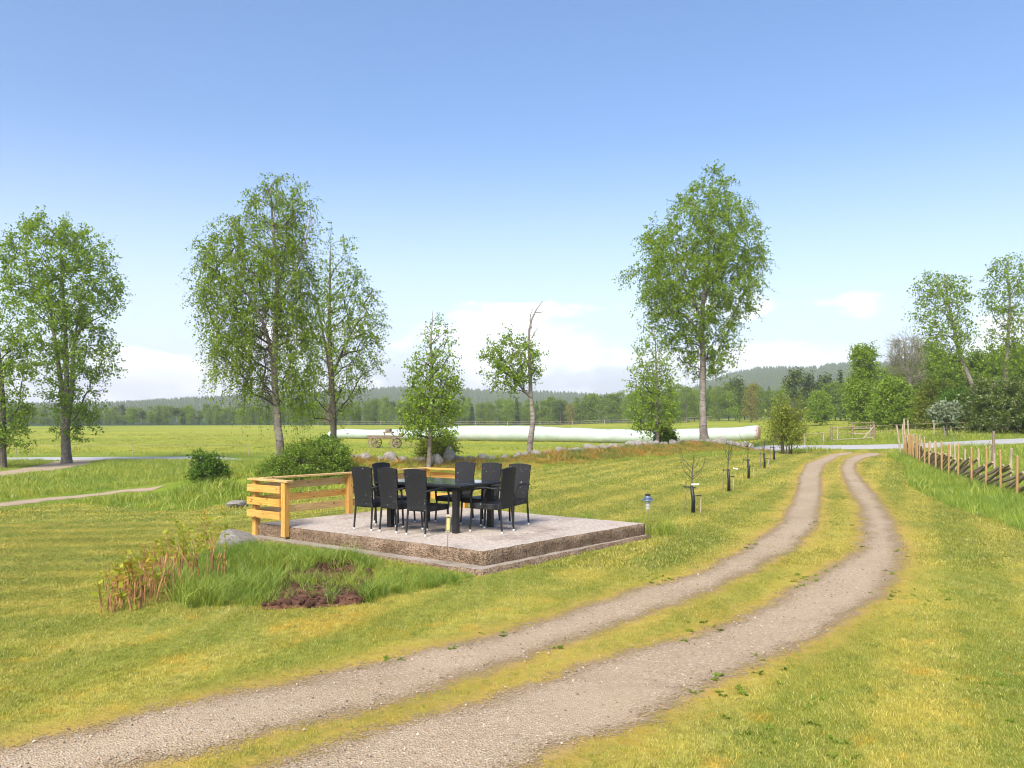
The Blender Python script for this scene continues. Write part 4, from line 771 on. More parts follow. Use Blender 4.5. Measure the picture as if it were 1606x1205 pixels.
MB().add([(-1.75, -.55, 1.18), (-1.55, -.5, .92), (1.0, -.5, .98), (1.7, -.5, 1.1), (1.95, -.55, 1.45), (1.75, -.55, 1.45), (1.45, -.55, 1.22), (-1.75, -.55, 1.25)] + [(-1.75, .55, 1.18), (-1.55, .5, .92), (1.0, .5, .98), (1.7, .5, 1.1), (1.95, .55, 1.45), (1.75, .55, 1.45), (1.45, .55, 1.22), (-1.75, .55, 1.25)], [tuple(range(8)), tuple(range(15, 7, -1))] + [(i, (i + 1) % 8, (i + 1) % 8 + 8, i + 8) for i in range(8)]).build('wagon_bed', MAT['oldwood'], wg)
MB().box((0.35, 0, 1.55), (0.9, 1.0, 0.16)).box((0.35, 0, 1.75), (0.42, 1.0, 0.32)).build('seat', MAT['oldwood'], wg); MB().tube([(0.55, 0.3, 1.5), (0.85, 0.3, 1.2)], 0.05, 6).tube([(0.0, -0.3, 1.5), (0.0, -0.3, 1.15)], 0.05, 6).build('seat_support', MAT['oldwood'], wg)
MB().tube([(1.3, 0, 0.62), (3.3, 0, 0.25)], 0.045, 6).build('shaft', MAT['oldwood'], wg)

# ------------------------------------------------------------------ trees
def tree(name, label, cat, D, base, trunks, env, nclump, leafm, barkm='birch_bark', lsize=0.11, twigs=9, tlen=0.9, leaves=14, droop=0.5, hang=0.0, crad=0.8, seed=1, fill=0.6, depth=0.85, group=None, rk=0.012, minz=None, gap=0.55, tip=0.007, lw=0.38, clear=None, top=1.0):
    """trunks: lists of (px, py, radius_m, depth_offset_m) in photograph pixels at distance D; env: rows (py, x_left, x_right)"""
    r = np.random.default_rng(seed); bx_ = PX(base[0], D); bz = h1(bx_, D); org = np.array([bx_, D, bz])
    T_ = thing(name, label, cat, tuple(org), 0, group)
    nodes = []; par = []; trunk_n = 0; fixed = {}
    tm = MB()
    for tr in trunks:
        pts = np.array([(PX(a, D), D + d_, PZ(b, D)) for a, b, _, d_ in tr]) - org; rad = [c for _, _, c, _ in tr]
        if tr is trunks[0]: pts[0, 2] = min(pts[0, 2], -0.25)
        n = max(8, int(np.linalg.norm(pts[-1] - pts[0]) / 0.45)); s0 = np.concatenate([[0], np.cumsum(np.linalg.norm(np.diff(pts, axis=0), axis=1))]); t_ = np.linspace(0, s0[-1], n)
        q = np.stack([np.interp(t_, s0, pts[:, i]) for i in range(3)], 1); rr = np.interp(t_, s0, rad)
        q[1:-1] = 0.25 * q[:-2] + 0.5 * q[1:-1] + 0.25 * q[2:]; q[1:, :2] += (np.cumsum(r.normal(0, 0.018, (n - 1, 2)), 0))
        if tr is trunks[0]: rr[0] *= 1.45; rr[1] *= 1.12
        tm.tube(q, list(rr), 10)
        b0 = len(nodes)
        for i in range(n): nodes.append(q[i]); par.append(-1); fixed[b0 + i] = rr[i]
    tm.build('trunk', MAT[barkm], T_, smooth=True)
    ev = np.array(env, float); ez = PZ(ev[:, 0], D) - bz; el_ = PX(ev[:, 1], D) - bx_; er = PX(ev[:, 2], D) - bx_; o_ = np.argsort(ez); ez, el_, er = ez[o_], el_[o_], er[o_]
    cand = []; zz = r.uniform(ez[0] + tlen * 0.2, ez[-1] - tlen * 0.45, nclump * 30); lo, hi = np.interp(zz, ez, el_), np.interp(zz, ez, er); ok = r.uniform(size=len(zz)) < ((hi - lo) / (hi - lo).max()) ** 1.3; zz, lo, hi = zz[ok], lo[ok], hi[ok]
    th = r.uniform(0, 6.283, len(zz)); ra = r.uniform(0, 1, len(zz)) ** (0.5 if fill > .5 else 0.35)
    cxs, hw = (lo + hi) / 2, np.maximum((hi - lo) / 2 - crad * 0.2 - tlen * 0.38, 0.1)
    Cn = np.stack([cxs + hw * ra * np.cos(th), hw * depth * ra * np.sin(th), zz], 1)
    if minz is not None: Cn = Cn[Cn[:, 2] > minz]
    sel = []
    for c in Cn:
        if len(sel) >= nclump: break
        if sel and np.min(np.linalg.norm(np.array(sel) - c, axis=1)) < crad * gap: continue
        sel.append(c)
    Cn = np.array(sel); NP = np.array(nodes); dist = np.array([np.min(np.linalg.norm(NP - c, axis=1)) for c in Cn]); Cn = Cn[np.argsort(dist)]
    paths = []; clump_node = []
    for c in Cn:
        NP = np.array(nodes); dv = c - NP; hd = np.hypot(dv[:, 0], dv[:, 1]); ds = np.linalg.norm(dv, axis=1)
        cost = ds + 1.3 * np.maximum(0, 0.45 * hd - dv[:, 2]) + 0.9 * np.maximum(0, -dv[:, 2]); 
        for i in (0, 1, 2): cost[i] += 3
        j = int(np.argmin(cost)); p0 = NP[j]; k = max(2, min(6, int(ds[j] / 0.5) + 1)); ctl = p0 + (c - p0) * 0.45 + np.array([0, 0, 0.22 * hd[j]]) + r.normal(0, 0.06 * ds[j], 3); path = [j]; last = j
        for m_ in range(1, k + 1):
            t_ = m_ / k; q = (1 - t_) ** 2 * p0 + 2 * t_ * (1 - t_) * ctl + t_ * t_ * c; nodes.append(q); par.append(last); last = len(nodes) - 1; path.append(last)
        paths.append(path); clump_node.append(last)
    cnt = np.zeros(len(nodes))
    for l_ in clump_node:
        k = l_
        while k >= 0: cnt[k] += 1; k = par[k]
    br_ = MB(); rad_of = lambda i, lim=9: min(lim, max(tip, rk * cnt[i] ** 0.55))
    for path in paths:
        lim = fixed.get(path[0], 9) * 0.75; rr = [rad_of(i, lim) for i in path]; rr[0] = rr[1]; br_.tube([nodes[i] for i in path], rr, 5, False)
    TV = []; nl = []; LV = []
    up = np.array([0, 0, 1.0]); cen = np.array([0, 0, 0.0])
    for c in Cn:
        out = np.array([c[0] - np.interp(c[2], ez, (el_ + er) / 2), c[1], 0.0]); on = np.linalg.norm(out); out = out / on if on > 1e-3 else out
        kscale = r.uniform(0.5, 1.4) * (1 + (top - 1) * (c[2] - ez[0]) / (ez[-1] - ez[0]))
        for t_ in range(max(2, int(twigs * kscale))):
            d = r.normal(size=3); d /= np.linalg.norm(d); st = c + d * crad * 0.25 * r.uniform(0, 1); d = d * 0.8 + out * 0.5 + up * r.uniform(-0.1, 0.6); d /= np.linalg.norm(d); ln = tlen * r.uniform(0.5, 1.25)
            hg = r.uniform() < hang
            sseg = np.array([0, .33, .67, 1.0]); dr = droop * (1.0 if not hg else 2.6); lx = ln * (0.5 if hg else 1.0)
            pts = st + d[None] * (lx * sseg)[:, None] - up[None] * (dr * ln * sseg ** 2)[:, None]; br_.tube(pts, [tip * .8, tip * .6, tip * .45, tip * .3], 3, False)
            m_ = max(3, int(leaves * r.uniform(.6, 1.3))); sv2 = r.uniform(0.12, 1.05, m_); q = st + d[None] * (lx * sv2)[:, None] - up[None] * (dr * ln * sv2 ** 2)[:, None] + r.normal(0, lsize * 0.55, (m_, 3)); LV.append(q)
    br_.build('branches', MAT['twig'] if barkm != 'palebark' else MAT[barkm], T_, smooth=True)
    Q = np.concatenate(LV)
    if clear:                                     # the lower bole stands free of foliage towards the lawn
        tz = np.array([PZ(b, D) - bz for _, b, _, _ in trunks[0]]); tx = np.array([PX(a, D) - bx_ for a, _, _, _ in trunks[0]]); Q = Q[~((Q[:, 2] < PZ(clear, D) - bz) & (np.abs(Q[:, 0] - np.interp(Q[:, 2], tz, tx)) < 0.32) & (Q[:, 1] < 0.2))]
    n = len(Q); ax_ = r.normal(size=(n, 3)); ax_[:, 2] -= droop * 1.0; ax_ /= np.linalg.norm(ax_, axis=1)[:, None]; sd_ = np.cross(ax_, r.normal(size=(n, 3))); sd_ /= np.linalg.norm(sd_, axis=1)[:, None] + 1e-9
    sz = lsize * r.uniform(0.6, 1.25, n)[:, None]; V4 = np.stack([Q, Q + ax_ * sz * .5 + sd_ * sz * lw, Q + ax_ * sz, Q + ax_ * sz * .5 - sd_ * sz * lw], 1).reshape(-1, 3)
    link('crown', npmesh('crown', V4, np.arange(4 * n).reshape(n, 4), MAT[leafm]), T_); return T_
def bush(name, label, D, base_py, env, leafm, nclump=60, lsize=0.10, seed=1, crad=0.45, twigs=9, leaves=12, tlen=0.4, stems=5, droop=0.1, group=None, barkm='bark', cat='bush', depth=0.9, lw=0.36):
    ev = sorted(env); cx = (ev[-1][1] + ev[-1][2]) / 2; r = random.Random(seed); tr = []
    topy = ev[0][0]; bpy_ = max(base_py, HOR + (CAMZ - h1(PX(cx, D), D)) / D * F)
    for k in range(stems): 
        x0 = cx + r.uniform(-.15, .15) * (ev[-1][2] - ev[-1][1]); x1 = cx + r.uniform(-.4, .4) * (ev[len(ev) // 2][2] - ev[len(ev) // 2][1]); y1 = topy + (bpy_ - topy) * r.uniform(.25, .6); w0 = (ev[-1][2] - ev[-1][1]) / F * D
        tr.append([(x0, bpy_ + 1, 0.035, 0), ((x0 + x1) / 2 * .5 + x0 * .5, bpy_ * .5 + y1 * .5, 0.028, r.uniform(-.1, .1) * w0), (x1, y1, 0.015, r.uniform(-.3, .3) * w0)])
    return tree(name, label, cat, D, (cx, bpy_), tr, env, nclump, leafm, barkm, lsize, twigs, tlen, leaves, droop, 0, crad, seed, depth=depth, group=group, rk=0.008, gap=0.4, tip=0.006, lw=lw)
# tall drooping birch left of centre
tree('birch_tree', 'tallest drooping birch with a pale slanting trunk behind the shrubs on the left', 'tree', 36, (440, 724),
     [[(441, 726, .18, 0), (438, 690, .165, 0), (433, 620, .145, 0), (430, 560, .13, .1), (431, 500, .11, .2), (434, 430, .09, 0), (432, 360, .06, -.2), (424, 290, .02, 0)],
      [(431, 575, .09, 0), (415, 520, .075, .3), (392, 470, .055, .6), (360, 430, .03, .9)], [(432, 520, .08, 0), (448, 470, .06, -.5), (475, 420, .04, -.9), (495, 350, .02, -1.1)]],
     [(266, 415, 435), (285, 402, 490), (310, 352, 508), (330, 350, 505), (352, 352, 500), (372, 318, 502), (405, 295, 505), (430, 296, 512), (460, 304, 520), (490, 310, 515), (520, 318, 512), (545, 302, 505), (570, 318, 505), (590, 345, 500), (615, 355, 495), (635, 380, 480)],
     225, 'birch', lsize=.092, twigs=14, tlen=.95, leaves=20, droop=.7, hang=.5, crad=.62, seed=3, fill=.4, gap=.88, rk=.011, clear=490)
tree('birch_tree', 'airy dark-trunked birch standing just right of the tallest birch', 'tree', 47, (523, 694),
     [[(523, 700, .19, 0), (523, 650, .17, 0), (521, 600, .155, 0), (519, 550, .12, 0), (521, 480, .085, 0), (523, 430, .05, 0), (523, 385, .015, 0)], [(521, 600, .10, 0), (505, 540, .07, .4), (492, 480, .04, .6)], [(520, 590, .09, 0), (545, 540, .06, -.4), (570, 500, .03, -.8)]],
     [(345, 508, 540), (362, 500, 548), (390, 498, 556), (420, 495, 575), (450, 488, 590), (490, 480, 604), (530, 470, 608), (560, 465, 604), (590, 460, 596), (610, 455, 580), (640, 450, 560), (662, 480, 530)],
     180, 'birch', 'bark', lsize=.108, twigs=10, tlen=.9, leaves=14, droop=.45, hang=.2, crad=.8, seed=5, fill=.4, gap=.85, rk=.014, clear=560)
tree('birch_tree', 'young white-stemmed birch in front of the silage bag, dense below and airy on top', 'tree', 34.5, (672, 727),
     [[(672, 729, .10, 0), (675, 690, .09, 0), (677, 640, .075, 0), (678, 580, .055, 0), (681, 520, .03, 0), (685, 488, .01, 0)]],
     [(484, 680, 694), (500, 668, 704), (520, 656, 712), (545, 648, 722), (570, 640, 722), (595, 634, 728), (620, 628, 726), (650, 626, 724), (675, 630, 722), (690, 636, 720)],
     120, 'young', lsize=.10, twigs=11, tlen=.5, leaves=10, droop=.1, crad=.42, seed=7, gap=.85, fill=.4, top=.35)
tree('crooked_tree', 'half-dead crooked tree with a bare top and one leafy limb to the left', 'tree', 40, (831, 713),
     [[(831, 716, .16, 0), (832, 690, .145, 0), (838, 660, .13, 0), (834, 625, .11, 0), (833, 580, .09, 0), (832, 540, .07, 0), (834, 505, .055, 0), (839, 490, .04, 0), (848, 478, .022, 0), (853, 472, .01, 0)],
      [(834, 625, .07, 0), (822, 612, .06, 0), (808, 590, .05, .2), (795, 570, .03, .4)], [(834, 515, .035, 0), (832, 500, .025, .1), (837, 484, .012, .1)], [(834, 530, .03, 0), (842, 518, .02, .1), (846, 512, .008, .1)], [(840, 490, .025, 0), (850, 490, .015, .1), (854, 486, .008, .1)], [(822, 612, .04, 0), (816, 580, .035, -.2), (812, 550, .02, -.3)]],
     [(518, 795, 820), (530, 780, 830), (545, 758, 842), (560, 752, 850), (575, 765, 851), (590, 758, 845), (605, 768, 825), (618, 785, 818)],
     46, 'birch', lsize=.11, twigs=10, tlen=.55, leaves=13, droop=.15, crad=.5, seed=9, gap=.95, fill=.4)
tree('birch_tree', 'slim young birch with a white stem standing left of the big birch', 'tree', 46.5, (1031, 702),
     [[(1033, 706, .11, 0), (1030, 680, .095, 0), (1028, 640, .08, 0), (1027, 580, .055, 0), (1025, 515, .012, 0)]],
     [(508, 1015, 1036), (525, 1000, 1048), (560, 990, 1056), (590, 985, 1058), (615, 984, 1062), (640, 984, 1064), (665, 990, 1062), (682, 1000, 1058)],
     105, 'young', lsize=.12, twigs=10, tlen=.6, leaves=10, droop=.15, crad=.52, seed=11, gap=.85, fill=.4, top=.35)
tree('birch_tree', 'big full-crowned birch standing alone on the stone wall berm right of centre', 'tree', 50, (1106, 698),
     [[(1107, 702, .36, 0), (1102, 685, .25, 0), (1099, 650, .21, 0), (1099, 600, .19, 0), (1097, 545, .165, 0), (1097, 490, .13, 0), (1104, 430, .10, 0), (1110, 360, .06, 0), (1115, 275, .015, 0)],
      [(1098, 530, .10, 0), (1085, 500, .08, .3), (1060, 485, .06, .6), (1035, 480, .03, .8)], [(1097, 500, .10, 0), (1080, 450, .07, -.4), (1060, 410, .05, -.8), (1045, 370, .02, -1)], [(1100, 480, .09, 0), (1122, 430, .06, .5), (1145, 390, .03, 1)]],
     [(256, 1104, 1130), (275, 1094, 1152), (300, 1068, 1152), (315, 1048, 1178), (340, 1025, 1195), (365, 1000, 1196), (385, 995, 1207), (410, 990, 1204), (425, 975, 1198), (450, 980, 1205), (470, 990, 1206), (490, 995, 1185), (520, 1015, 1170), (545, 1045, 1162), (570, 1056, 1150), (592, 1068, 1140), (600, 1085, 1110)],
     250, 'birch', lsize=.118, twigs=14, tlen=.9, leaves=21, droop=.35, hang=.12, crad=.85, seed=13, gap=.9, rk=.011, clear=560)
tree('aspen_tree', 'broad multi-stemmed aspen growing beside the road on the left', 'tree', 55, (103, 729),
     [[(104, 734, .34, 0), (104, 700, .30, 0), (104, 665, .24, 0), (106, 600, .16, 0), (106, 520, .12, 0), (102, 430, .08, 0), (100, 360, .02, 0)],
      [(103, 680, .2, .2), (95, 620, .17, .3), (84, 560, .13, .5), (70, 480, .08, .6), (60, 420, .03, .7)], [(106, 680, .18, -.2), (118, 610, .14, -.3), (121, 550, .10, -.4), (130, 480, .05, -.5)]],
     [(341, 70, 110), (352, 40, 132), (370, 12, 160), (395, 2, 176), (415, 0, 184), (450, 5, 190), (470, 10, 195), (500, 30, 178), (530, 45, 175), (550, 50, 188), (575, 40, 196), (600, 62, 150), (625, 64, 160), (650, 62, 165), (675, 66, 150), (690, 75, 138)],
     210, 'poplar', 'greybark', lsize=.15, twigs=10, tlen=.9, leaves=18, droop=.05, crad=.85, seed=17, gap=.85, lw=.40, rk=.014, clear=640)
tree('aspen_tree', 'leafy tree cut by the left edge of the photograph', 'tree', 50, (5, 738),
     [[(5, 742, .20, 0), (5, 700, .17, 0), (4, 640, .14, 0), (0, 560, .10, 0), (-4, 480, .03, 0)]],
     [(455, -30, 15), (475, -50, 40), (510, -60, 52), (550, -60, 58), (590, -62, 60), (630, -60, 58), (670, -55, 52), (695, -40, 42), (708, -20, 25)],
     130, 'young', 'bark', lsize=.15, twigs=9, tlen=.85, leaves=12, droop=.1, crad=.85, seed=19, gap=.6)
# right-hand wood, each its own tree
tree('birch_tree', 'leaning birch with a slanting trunk above the dark shrubs on the right', 'tree', 74, (1552, 672),
     [[(1552, 674, .26, 0), (1540, 640, .24, 0), (1526, 606, .21, 0), (1508, 560, .17, 0), (1498, 515, .13, 0), (1488, 465, .07, 0), (1482, 425, .02, 0)]],
     [(418, 1465, 1500), (432, 1438, 1522), (450, 1430, 1524), (475, 1438, 1518), (500, 1430, 1520), (525, 1440, 1528), (550, 1445, 1520), (575, 1448, 1505), (590, 1455, 1500)], 90, 'birch', lsize=.20, twigs=9, tlen=1.2, leaves=9, droop=.6, hang=.4, crad=1.0, seed=21, gap=.75)
tree('birch_tree', 'tall airy birch at the right edge with a straight white trunk', 'tree', 76, (1574, 670),
     [[(1574, 672, .24, 0), (1576, 600, .2, 0), (1580, 540, .16, 0), (1582, 470, .1, 0), (1578, 405, .02, 0)]],
     [(397, 1565, 1598), (412, 1550, 1615), (440, 1536, 1628), (470, 1540, 1635), (500, 1545, 1640), (530, 1548, 1640), (560, 1530, 1640), (585, 1545, 1630)], 105, 'birch', lsize=.20, twigs=9, tlen=1.2, leaves=10, droop=.5, hang=.35, crad=1.05, seed=23, gap=.7)
tree('leafless_tree', 'nearly leafless pale grey tree among the green trees on the right', 'tree', 92, (1432, 672),
     [[(1433, 674, .25, 0), (1430, 630, .22, 0), (1425, 590, .17, 0), (1420, 560, .12, 0), (1415, 530, .03, 0)], [(1427, 600, .10, 0), (1436, 560, .08, .5), (1445, 530, .03, .8)], [(1425, 585, .09, 0), (1405, 560, .06, .3), (1392, 548, .02, .3)]],
     [(522, 1405, 1440), (535, 1395, 1450), (555, 1386, 1455), (580, 1388, 1452), (605, 1398, 1448)], 110, 'tanleaf', 'palebark', lsize=.09, twigs=12, tlen=1.2, leaves=5, droop=-.1, crad=.9, seed=25, gap=.5, tip=.022)
RW = [('broadleaf_tree', 'narrow broadleaf tree left of the leafless one, top open and thin', 95, 672, [(541, 1335, 1372), (560, 1332, 1376), (580, 1336, 1374), (600, 1328, 1380), (630, 1325, 1384), (655, 1328, 1380), (670, 1335, 1375)], 'lime', 110, 31),
      ('broadleaf_tree', 'bright green rounded tree right behind the mailbox', 86, 676, [(592, 1392, 1412), (610, 1378, 1428), (630, 1370, 1438), (650, 1366, 1442), (668, 1368, 1440)], 'lime', 120, 32),
      ('broadleaf_tree', 'leafy tree behind the leaning birch, between leafless tree and dark bush', 98, 672, [(545, 1455, 1500), (565, 1440, 1520), (590, 1432, 1530), (620, 1430, 1530), (650, 1430, 1525), (668, 1435, 1520)], 'shrub', 150, 33),
      ('broadleaf_tree', 'yellowish-green tree low between the bright tree and the dark bush', 80, 676, [(600, 1455, 1490), (620, 1440, 1505), (645, 1432, 1510), (668, 1435, 1500)], 'willow', 100, 34),
      ('broadleaf_tree', 'leafy tree filling the gap between the two tall right-hand birches', 95, 672, [(548, 1530, 1560), (570, 1515, 1575), (600, 1510, 1580), (640, 1510, 1580), (665, 1515, 1575)], 'shrub', 120, 35),
      ('broadleaf_tree', 'dense tree behind the rightmost birch at the photograph edge', 92, 672, [(540, 1590, 1640), (570, 1575, 1660), (610, 1570, 1665), (650, 1572, 1660), (668, 1580, 1655)], 'shrub', 140, 36),
      ('broadleaf_tree', 'small bright tree in the field before the dark pines', 125, 668, [(612, 1280, 1292), (625, 1270, 1302), (645, 1264, 1308), (660, 1266, 1306)], 'lime', 70, 37)]
for nm, lab, D, bp, env, lm, ncl, sd_ in RW: bush(nm, lab, D, bp, env, lm, int(ncl * 1.2), .22, sd_, 1.0, 11, 16, 1.0, 3, .1, cat='tree')
bush('hawthorn_bush', 'big dark bush dotted with cream blossom at the right edge', 60, 676, [(594, 1545, 1625), (606, 1525, 1650), (625, 1508, 1670), (645, 1505, 1675), (665, 1510, 1670), (676, 1515, 1660)], 'blossom', 230, .15, 41, .6, 12, 16, .55, 6)
bush('dark_bush', 'dark green bush tucked between the pale whitebeam and the leaning birch', 66, 678, [(605, 1490, 1515), (620, 1475, 1525), (645, 1470, 1528), (670, 1475, 1525)], 'dkbush', 100, .16, 42, .6, 10, 15, .5, 4)
tree('whitebeam', 'small silvery-leaved whitebeam with two pale support stakes', 'tree', 55, (1486, 680), [[(1486, 682, .05, 0), (1486, 660, .045, 0), (1484, 640, .02, 0)]], [(634, 1474, 1496), (642, 1462, 1504), (650, 1458, 1503), (658, 1464, 1498)], 34, 'silver', 'bark', .19, 8, .4, 10, .1, 0, .45, 43, gap=.5)
for px in (1483, 1494):
    x = PX(px, 54.6); o = MB().tube([(0, 0, -.1), (-.12, 0, .95)], .03, 6).build('support_stake', MAT['palebark']); o.location = (x, 54.6, h1(x, 54.6)); tag(o, 'pale %s stake supporting the silvery whitebeam' % ('left' if px < 1490 else 'right'), 'stake', 'stakes of the whitebeam')
bush('willow_bush', 'loose yellow-green willow bush at the roadside beyond the saplings', 45, 708, [(634, 1232, 1242), (645, 1214, 1250), (655, 1216, 1256), (668, 1206, 1254), (682, 1203, 1262), (700, 1206, 1260)], 'willow', 62, .11, 44, .3, 8, 14, .95, 8, -.5)
bush('dark_shrub', 'small dark green shrub standing alone in the rough grass on the left', 32.5, 757, [(708, 310, 322), (716, 304, 334), (726, 298, 350), (736, 300, 362), (746, 298, 356), (755, 302, 340)], 'dkbush', 46, .10, 45, .24, 11, 12, .36, 6)
bush('green_shrub', 'low spreading green shrub around the tall birch trunk', 33.0, 744, [(690, 492, 520), (702, 455, 545), (714, 435, 555), (728, 412, 562), (742, 400, 562), (752, 405, 555)], 'shrub', 220, .075, 46, .36, 11, 14, .38, 9)
bush('dark_shrub', 'dark leafy shrub behind the railing, in front of the airy birch', 34.0, 735, [(688, 500, 522), (700, 488, 538), (718, 484, 542), (735, 490, 536)], 'dkbush', 65, .09, 47, .35, 12, 15, .35, 4)
bush('green_shrub', 'thin olive shrub growing behind the young white birch', 37, 722, [(684, 670, 700), (695, 650, 718), (708, 645, 722), (720, 652, 716)], 'willow', 75, .085, 48, .4, 11, 12, .4, 5)
bush('green_shrub', 'dark small shrub at the foot of the slim young birch', 47.5, 703, [(672, 1035, 1052), (685, 1025, 1060), (700, 1028, 1058)], 'dkbush', 40, .15, 49, .4, 8, 10, .4, 4)

# ------------------------------------------------------------------ far forest: front row as single trees, the depth as stuff
def proto(kind, seed):
    r = np.random.default_rng(seed)
    if kind == 'fir':
        n = 900; t_ = r.uniform(0, 1, n) ** .7; z = 12 * (1 - t_) ; z = 0.8 + 11.2 * (1 - t_); rr = (0.12 + 1.9 * t_ * (0.8 + 0.35 * np.sin(z * 5.5))) * r.uniform(.55, 1.05, n); a_ = r.uniform(0, 6.283, n)
        Q = np.stack([rr * np.cos(a_), rr * np.sin(a_), z], 1); sz = .5; lm = 'fir'
    elif kind == 'pine':
        cs = np.stack([r.normal(0, 1.0, 15), r.normal(0, 1.0, 15), r.uniform(5.5, 11.5, 15)], 1); Q = cs[r.integers(0, 15, 1000)] + r.normal(0, .55, (1000, 3)); sz = .45; lm = 'fir'
    else:
        k = 46; zc = r.uniform(0.8, 10.6, k); w_ = 1.9 * np.sqrt(np.clip(1 - ((zc - 5.5) / 6.0) ** 2, .05, 1)); a_ = r.uniform(0, 6.283, k); ra = w_ * np.sqrt(r.uniform(.2, 1, k))
        cs = np.stack([ra * np.cos(a_), ra * np.sin(a_), zc], 1); Q = cs[r.integers(0, k, 2600)] + r.normal(0, .5, (2600, 3)) * [1, 1, .8]; sz = .34; lm = {'broad': 'far', 'lime': 'lime', 'tan': 'tanleaf'}[kind]
    n = len(Q); ax_ = r.normal(size=(n, 3)); ax_ /= np.linalg.norm(ax_, axis=1)[:, None]; sd_ = np.cross(ax_, r.normal(size=(n, 3))); sd_ /= np.linalg.norm(sd_, axis=1)[:, None]; s2 = sz * r.uniform(.6, 1.3, n)[:, None]
    V4 = np.stack([Q, Q + ax_ * s2 * .5 + sd_ * s2 * .42, Q + ax_ * s2, Q + ax_ * s2 * .5 - sd_ * s2 * .42], 1).reshape(-1, 3); cm = npmesh('crown', V4, np.arange(4 * n).reshape(n, 4), MAT[lm])
    t_ = MB().tube([(0, 0, -.4), (r.uniform(-.1, .1), 0, 5), (r.uniform(-.3, .3), 0, 10.5)], [.17, .12, .03], 6)
    for k in range(6): z = r.uniform(3.5, 9); a2 = r.uniform(0, 6.28); t_.tube([(0, 0, z), (1.1 * math.cos(a2), 1.1 * math.sin(a2), z + .7)], [.05, .015], 4)
    return t_.mesh('trunk', MAT['birch_bark'] if kind in ('broad', 'lime') and seed % 2 else MAT['bark']), cm
PR = {k: [proto(k, s_ + 1) for s_ in range(c)] for k, c in (('broad', 4), ('lime', 2), ('tan', 1), ('fir', 2), ('pine', 2))}
LAB = {'broad': 'green broadleaf tree in the front row of the forest across the field', 'lime': 'lighter green tree in the front row of the forest across the field', 'tan': 'yellowish budding tree in the front row of the forest', 'fir': 'dark spruce in the front row of the forest across the field', 'pine': 'dark pine in the front row of the forest across the field'}
rw = random.Random(21)
def ftree(px, D, topy, kind, label=None, group=None, wide=1.0):
    x = PX(px, D); z = h1(x, D); sc_ = (PZ(topy, D) - z) / 11.6; tm, cm_ = rw.choice(PR[kind]); o = thing({'fir': 'spruce_tree', 'pine': 'pine_tree'}.get(kind, 'broadleaf_tree'), label or LAB[kind], 'tree', (x, D, z), rw.uniform(0, 6.28), group or ('forest front: ' + kind))
    link('trunk', tm, o); link('crown', cm_, o); k = max(sc_, .5) * wide; o.scale = (k, k, sc_); return o
MARKS = [(0, 'left edge'), (103, 'broad aspen'), (438, 'tallest birch'), (523, 'airy birch'), (675, 'young birch'), (833, 'crooked tree'), (1030, 'slim birch'), (1103, 'big birch'), (1235, 'willow bush'), (1352, 'narrow tree')]
ORD = 'first second third fourth fifth sixth seventh eighth ninth tenth eleventh twelfth thirteenth fourteenth fifteenth sixteenth seventeenth eighteenth nineteenth twentieth'.split(); seen = {}
KN = {'broad': 'green broadleaf', 'lime': 'pale green broadleaf', 'tan': 'yellowish budding tree', 'fir': 'dark spruce', 'pine': 'dark pine'}
def far_label(px, kd):
    for (a, na_), (b, nb_) in zip(MARKS[:-1], MARKS[1:]):
        if px < b or b == 1352:
            seen[(kd, a)] = seen.get((kd, a), 0) + 1
            return '%s %s from left in far forest between %s and %s' % (ORD[seen[(kd, a)] - 1], KN[kd], na_, nb_)
px = 60
while px < 1345:
    top = np.interp(px, [60, 150, 250, 330, 400, 520, 600, 720, 800, 900, 960, 1060, 1120, 1200, 1345], [648, 645, 643, 641, 642, 636, 628, 630, 628, 627, 614, 606, 602, 606, 596]) + rw.uniform(-9, 6)
    D = np.interp(px, [60, 900, 1100, 1345], [275, 262, 225, 165]) + rw.uniform(-9, 9)
    kd = rw.choices(['broad', 'lime', 'tan', 'fir', 'pine'], [62, 18, 4, 9, 7])[0]; ftree(px, D, top, kd, far_label(px, kd), 'front row of the far forest', wide=rw.uniform(1.0, 1.35)); px += rw.uniform(10, 16)
for px, top, kind, lab in [(1243, 580, 'pine', 'dark pine with a bushy top, leftmost of the tall pines behind the willow bush'), (1267, 586, 'pine', 'dark pine second in the group of tall pines on the right'), (1290, 588, 'pine', 'dark pine between the tall pines and the tall spruce'), (1318, 582, 'fir', 'tall dark spruce left of the narrow broadleaf tree'), (1330, 596, 'fir', 'shorter dark spruce touching the narrow broadleaf tree'), (1160, 594, 'pine', 'dark pine showing above the forest just right of the big birch'), (1178, 598, 'tan', 'pale budding tree above the forest beside the big birch')]:
    ftree(px, 180 + rw.uniform(-8, 8), top, kind, lab, 'tall trees above the right forest edge', 1.15)
n = 700; px_ = rng.uniform(-500, 1900, n); D_ = rng.uniform(272, 350, n); x = PX(px_, D_); vs_ = [c for k in ('broad', 'broad', 'lime', 'fir', 'pine') for _, c in PR[k]]
scatter('forest', np.stack([x, D_, H(x, D_)], 1), rng.uniform(0.62, 1.0, n) * np.interp(px_, [200, 560, 900, 1000], [.62, .8, .85, 1.05]), vs_, None, 'depth of the mixed forest behind its front row', 'forest', 0.02)
n = 90; px_ = rng.uniform(1380, 2100, n); D_ = rng.uniform(120, 180, n); x = PX(px_, D_)
scatter('forest', np.stack([x, D_, H(x, D_)], 1), rng.uniform(0.8, 1.15, n), vs_[:4], None, 'mass of woodland behind the right-hand trees', 'forest', 0.02)
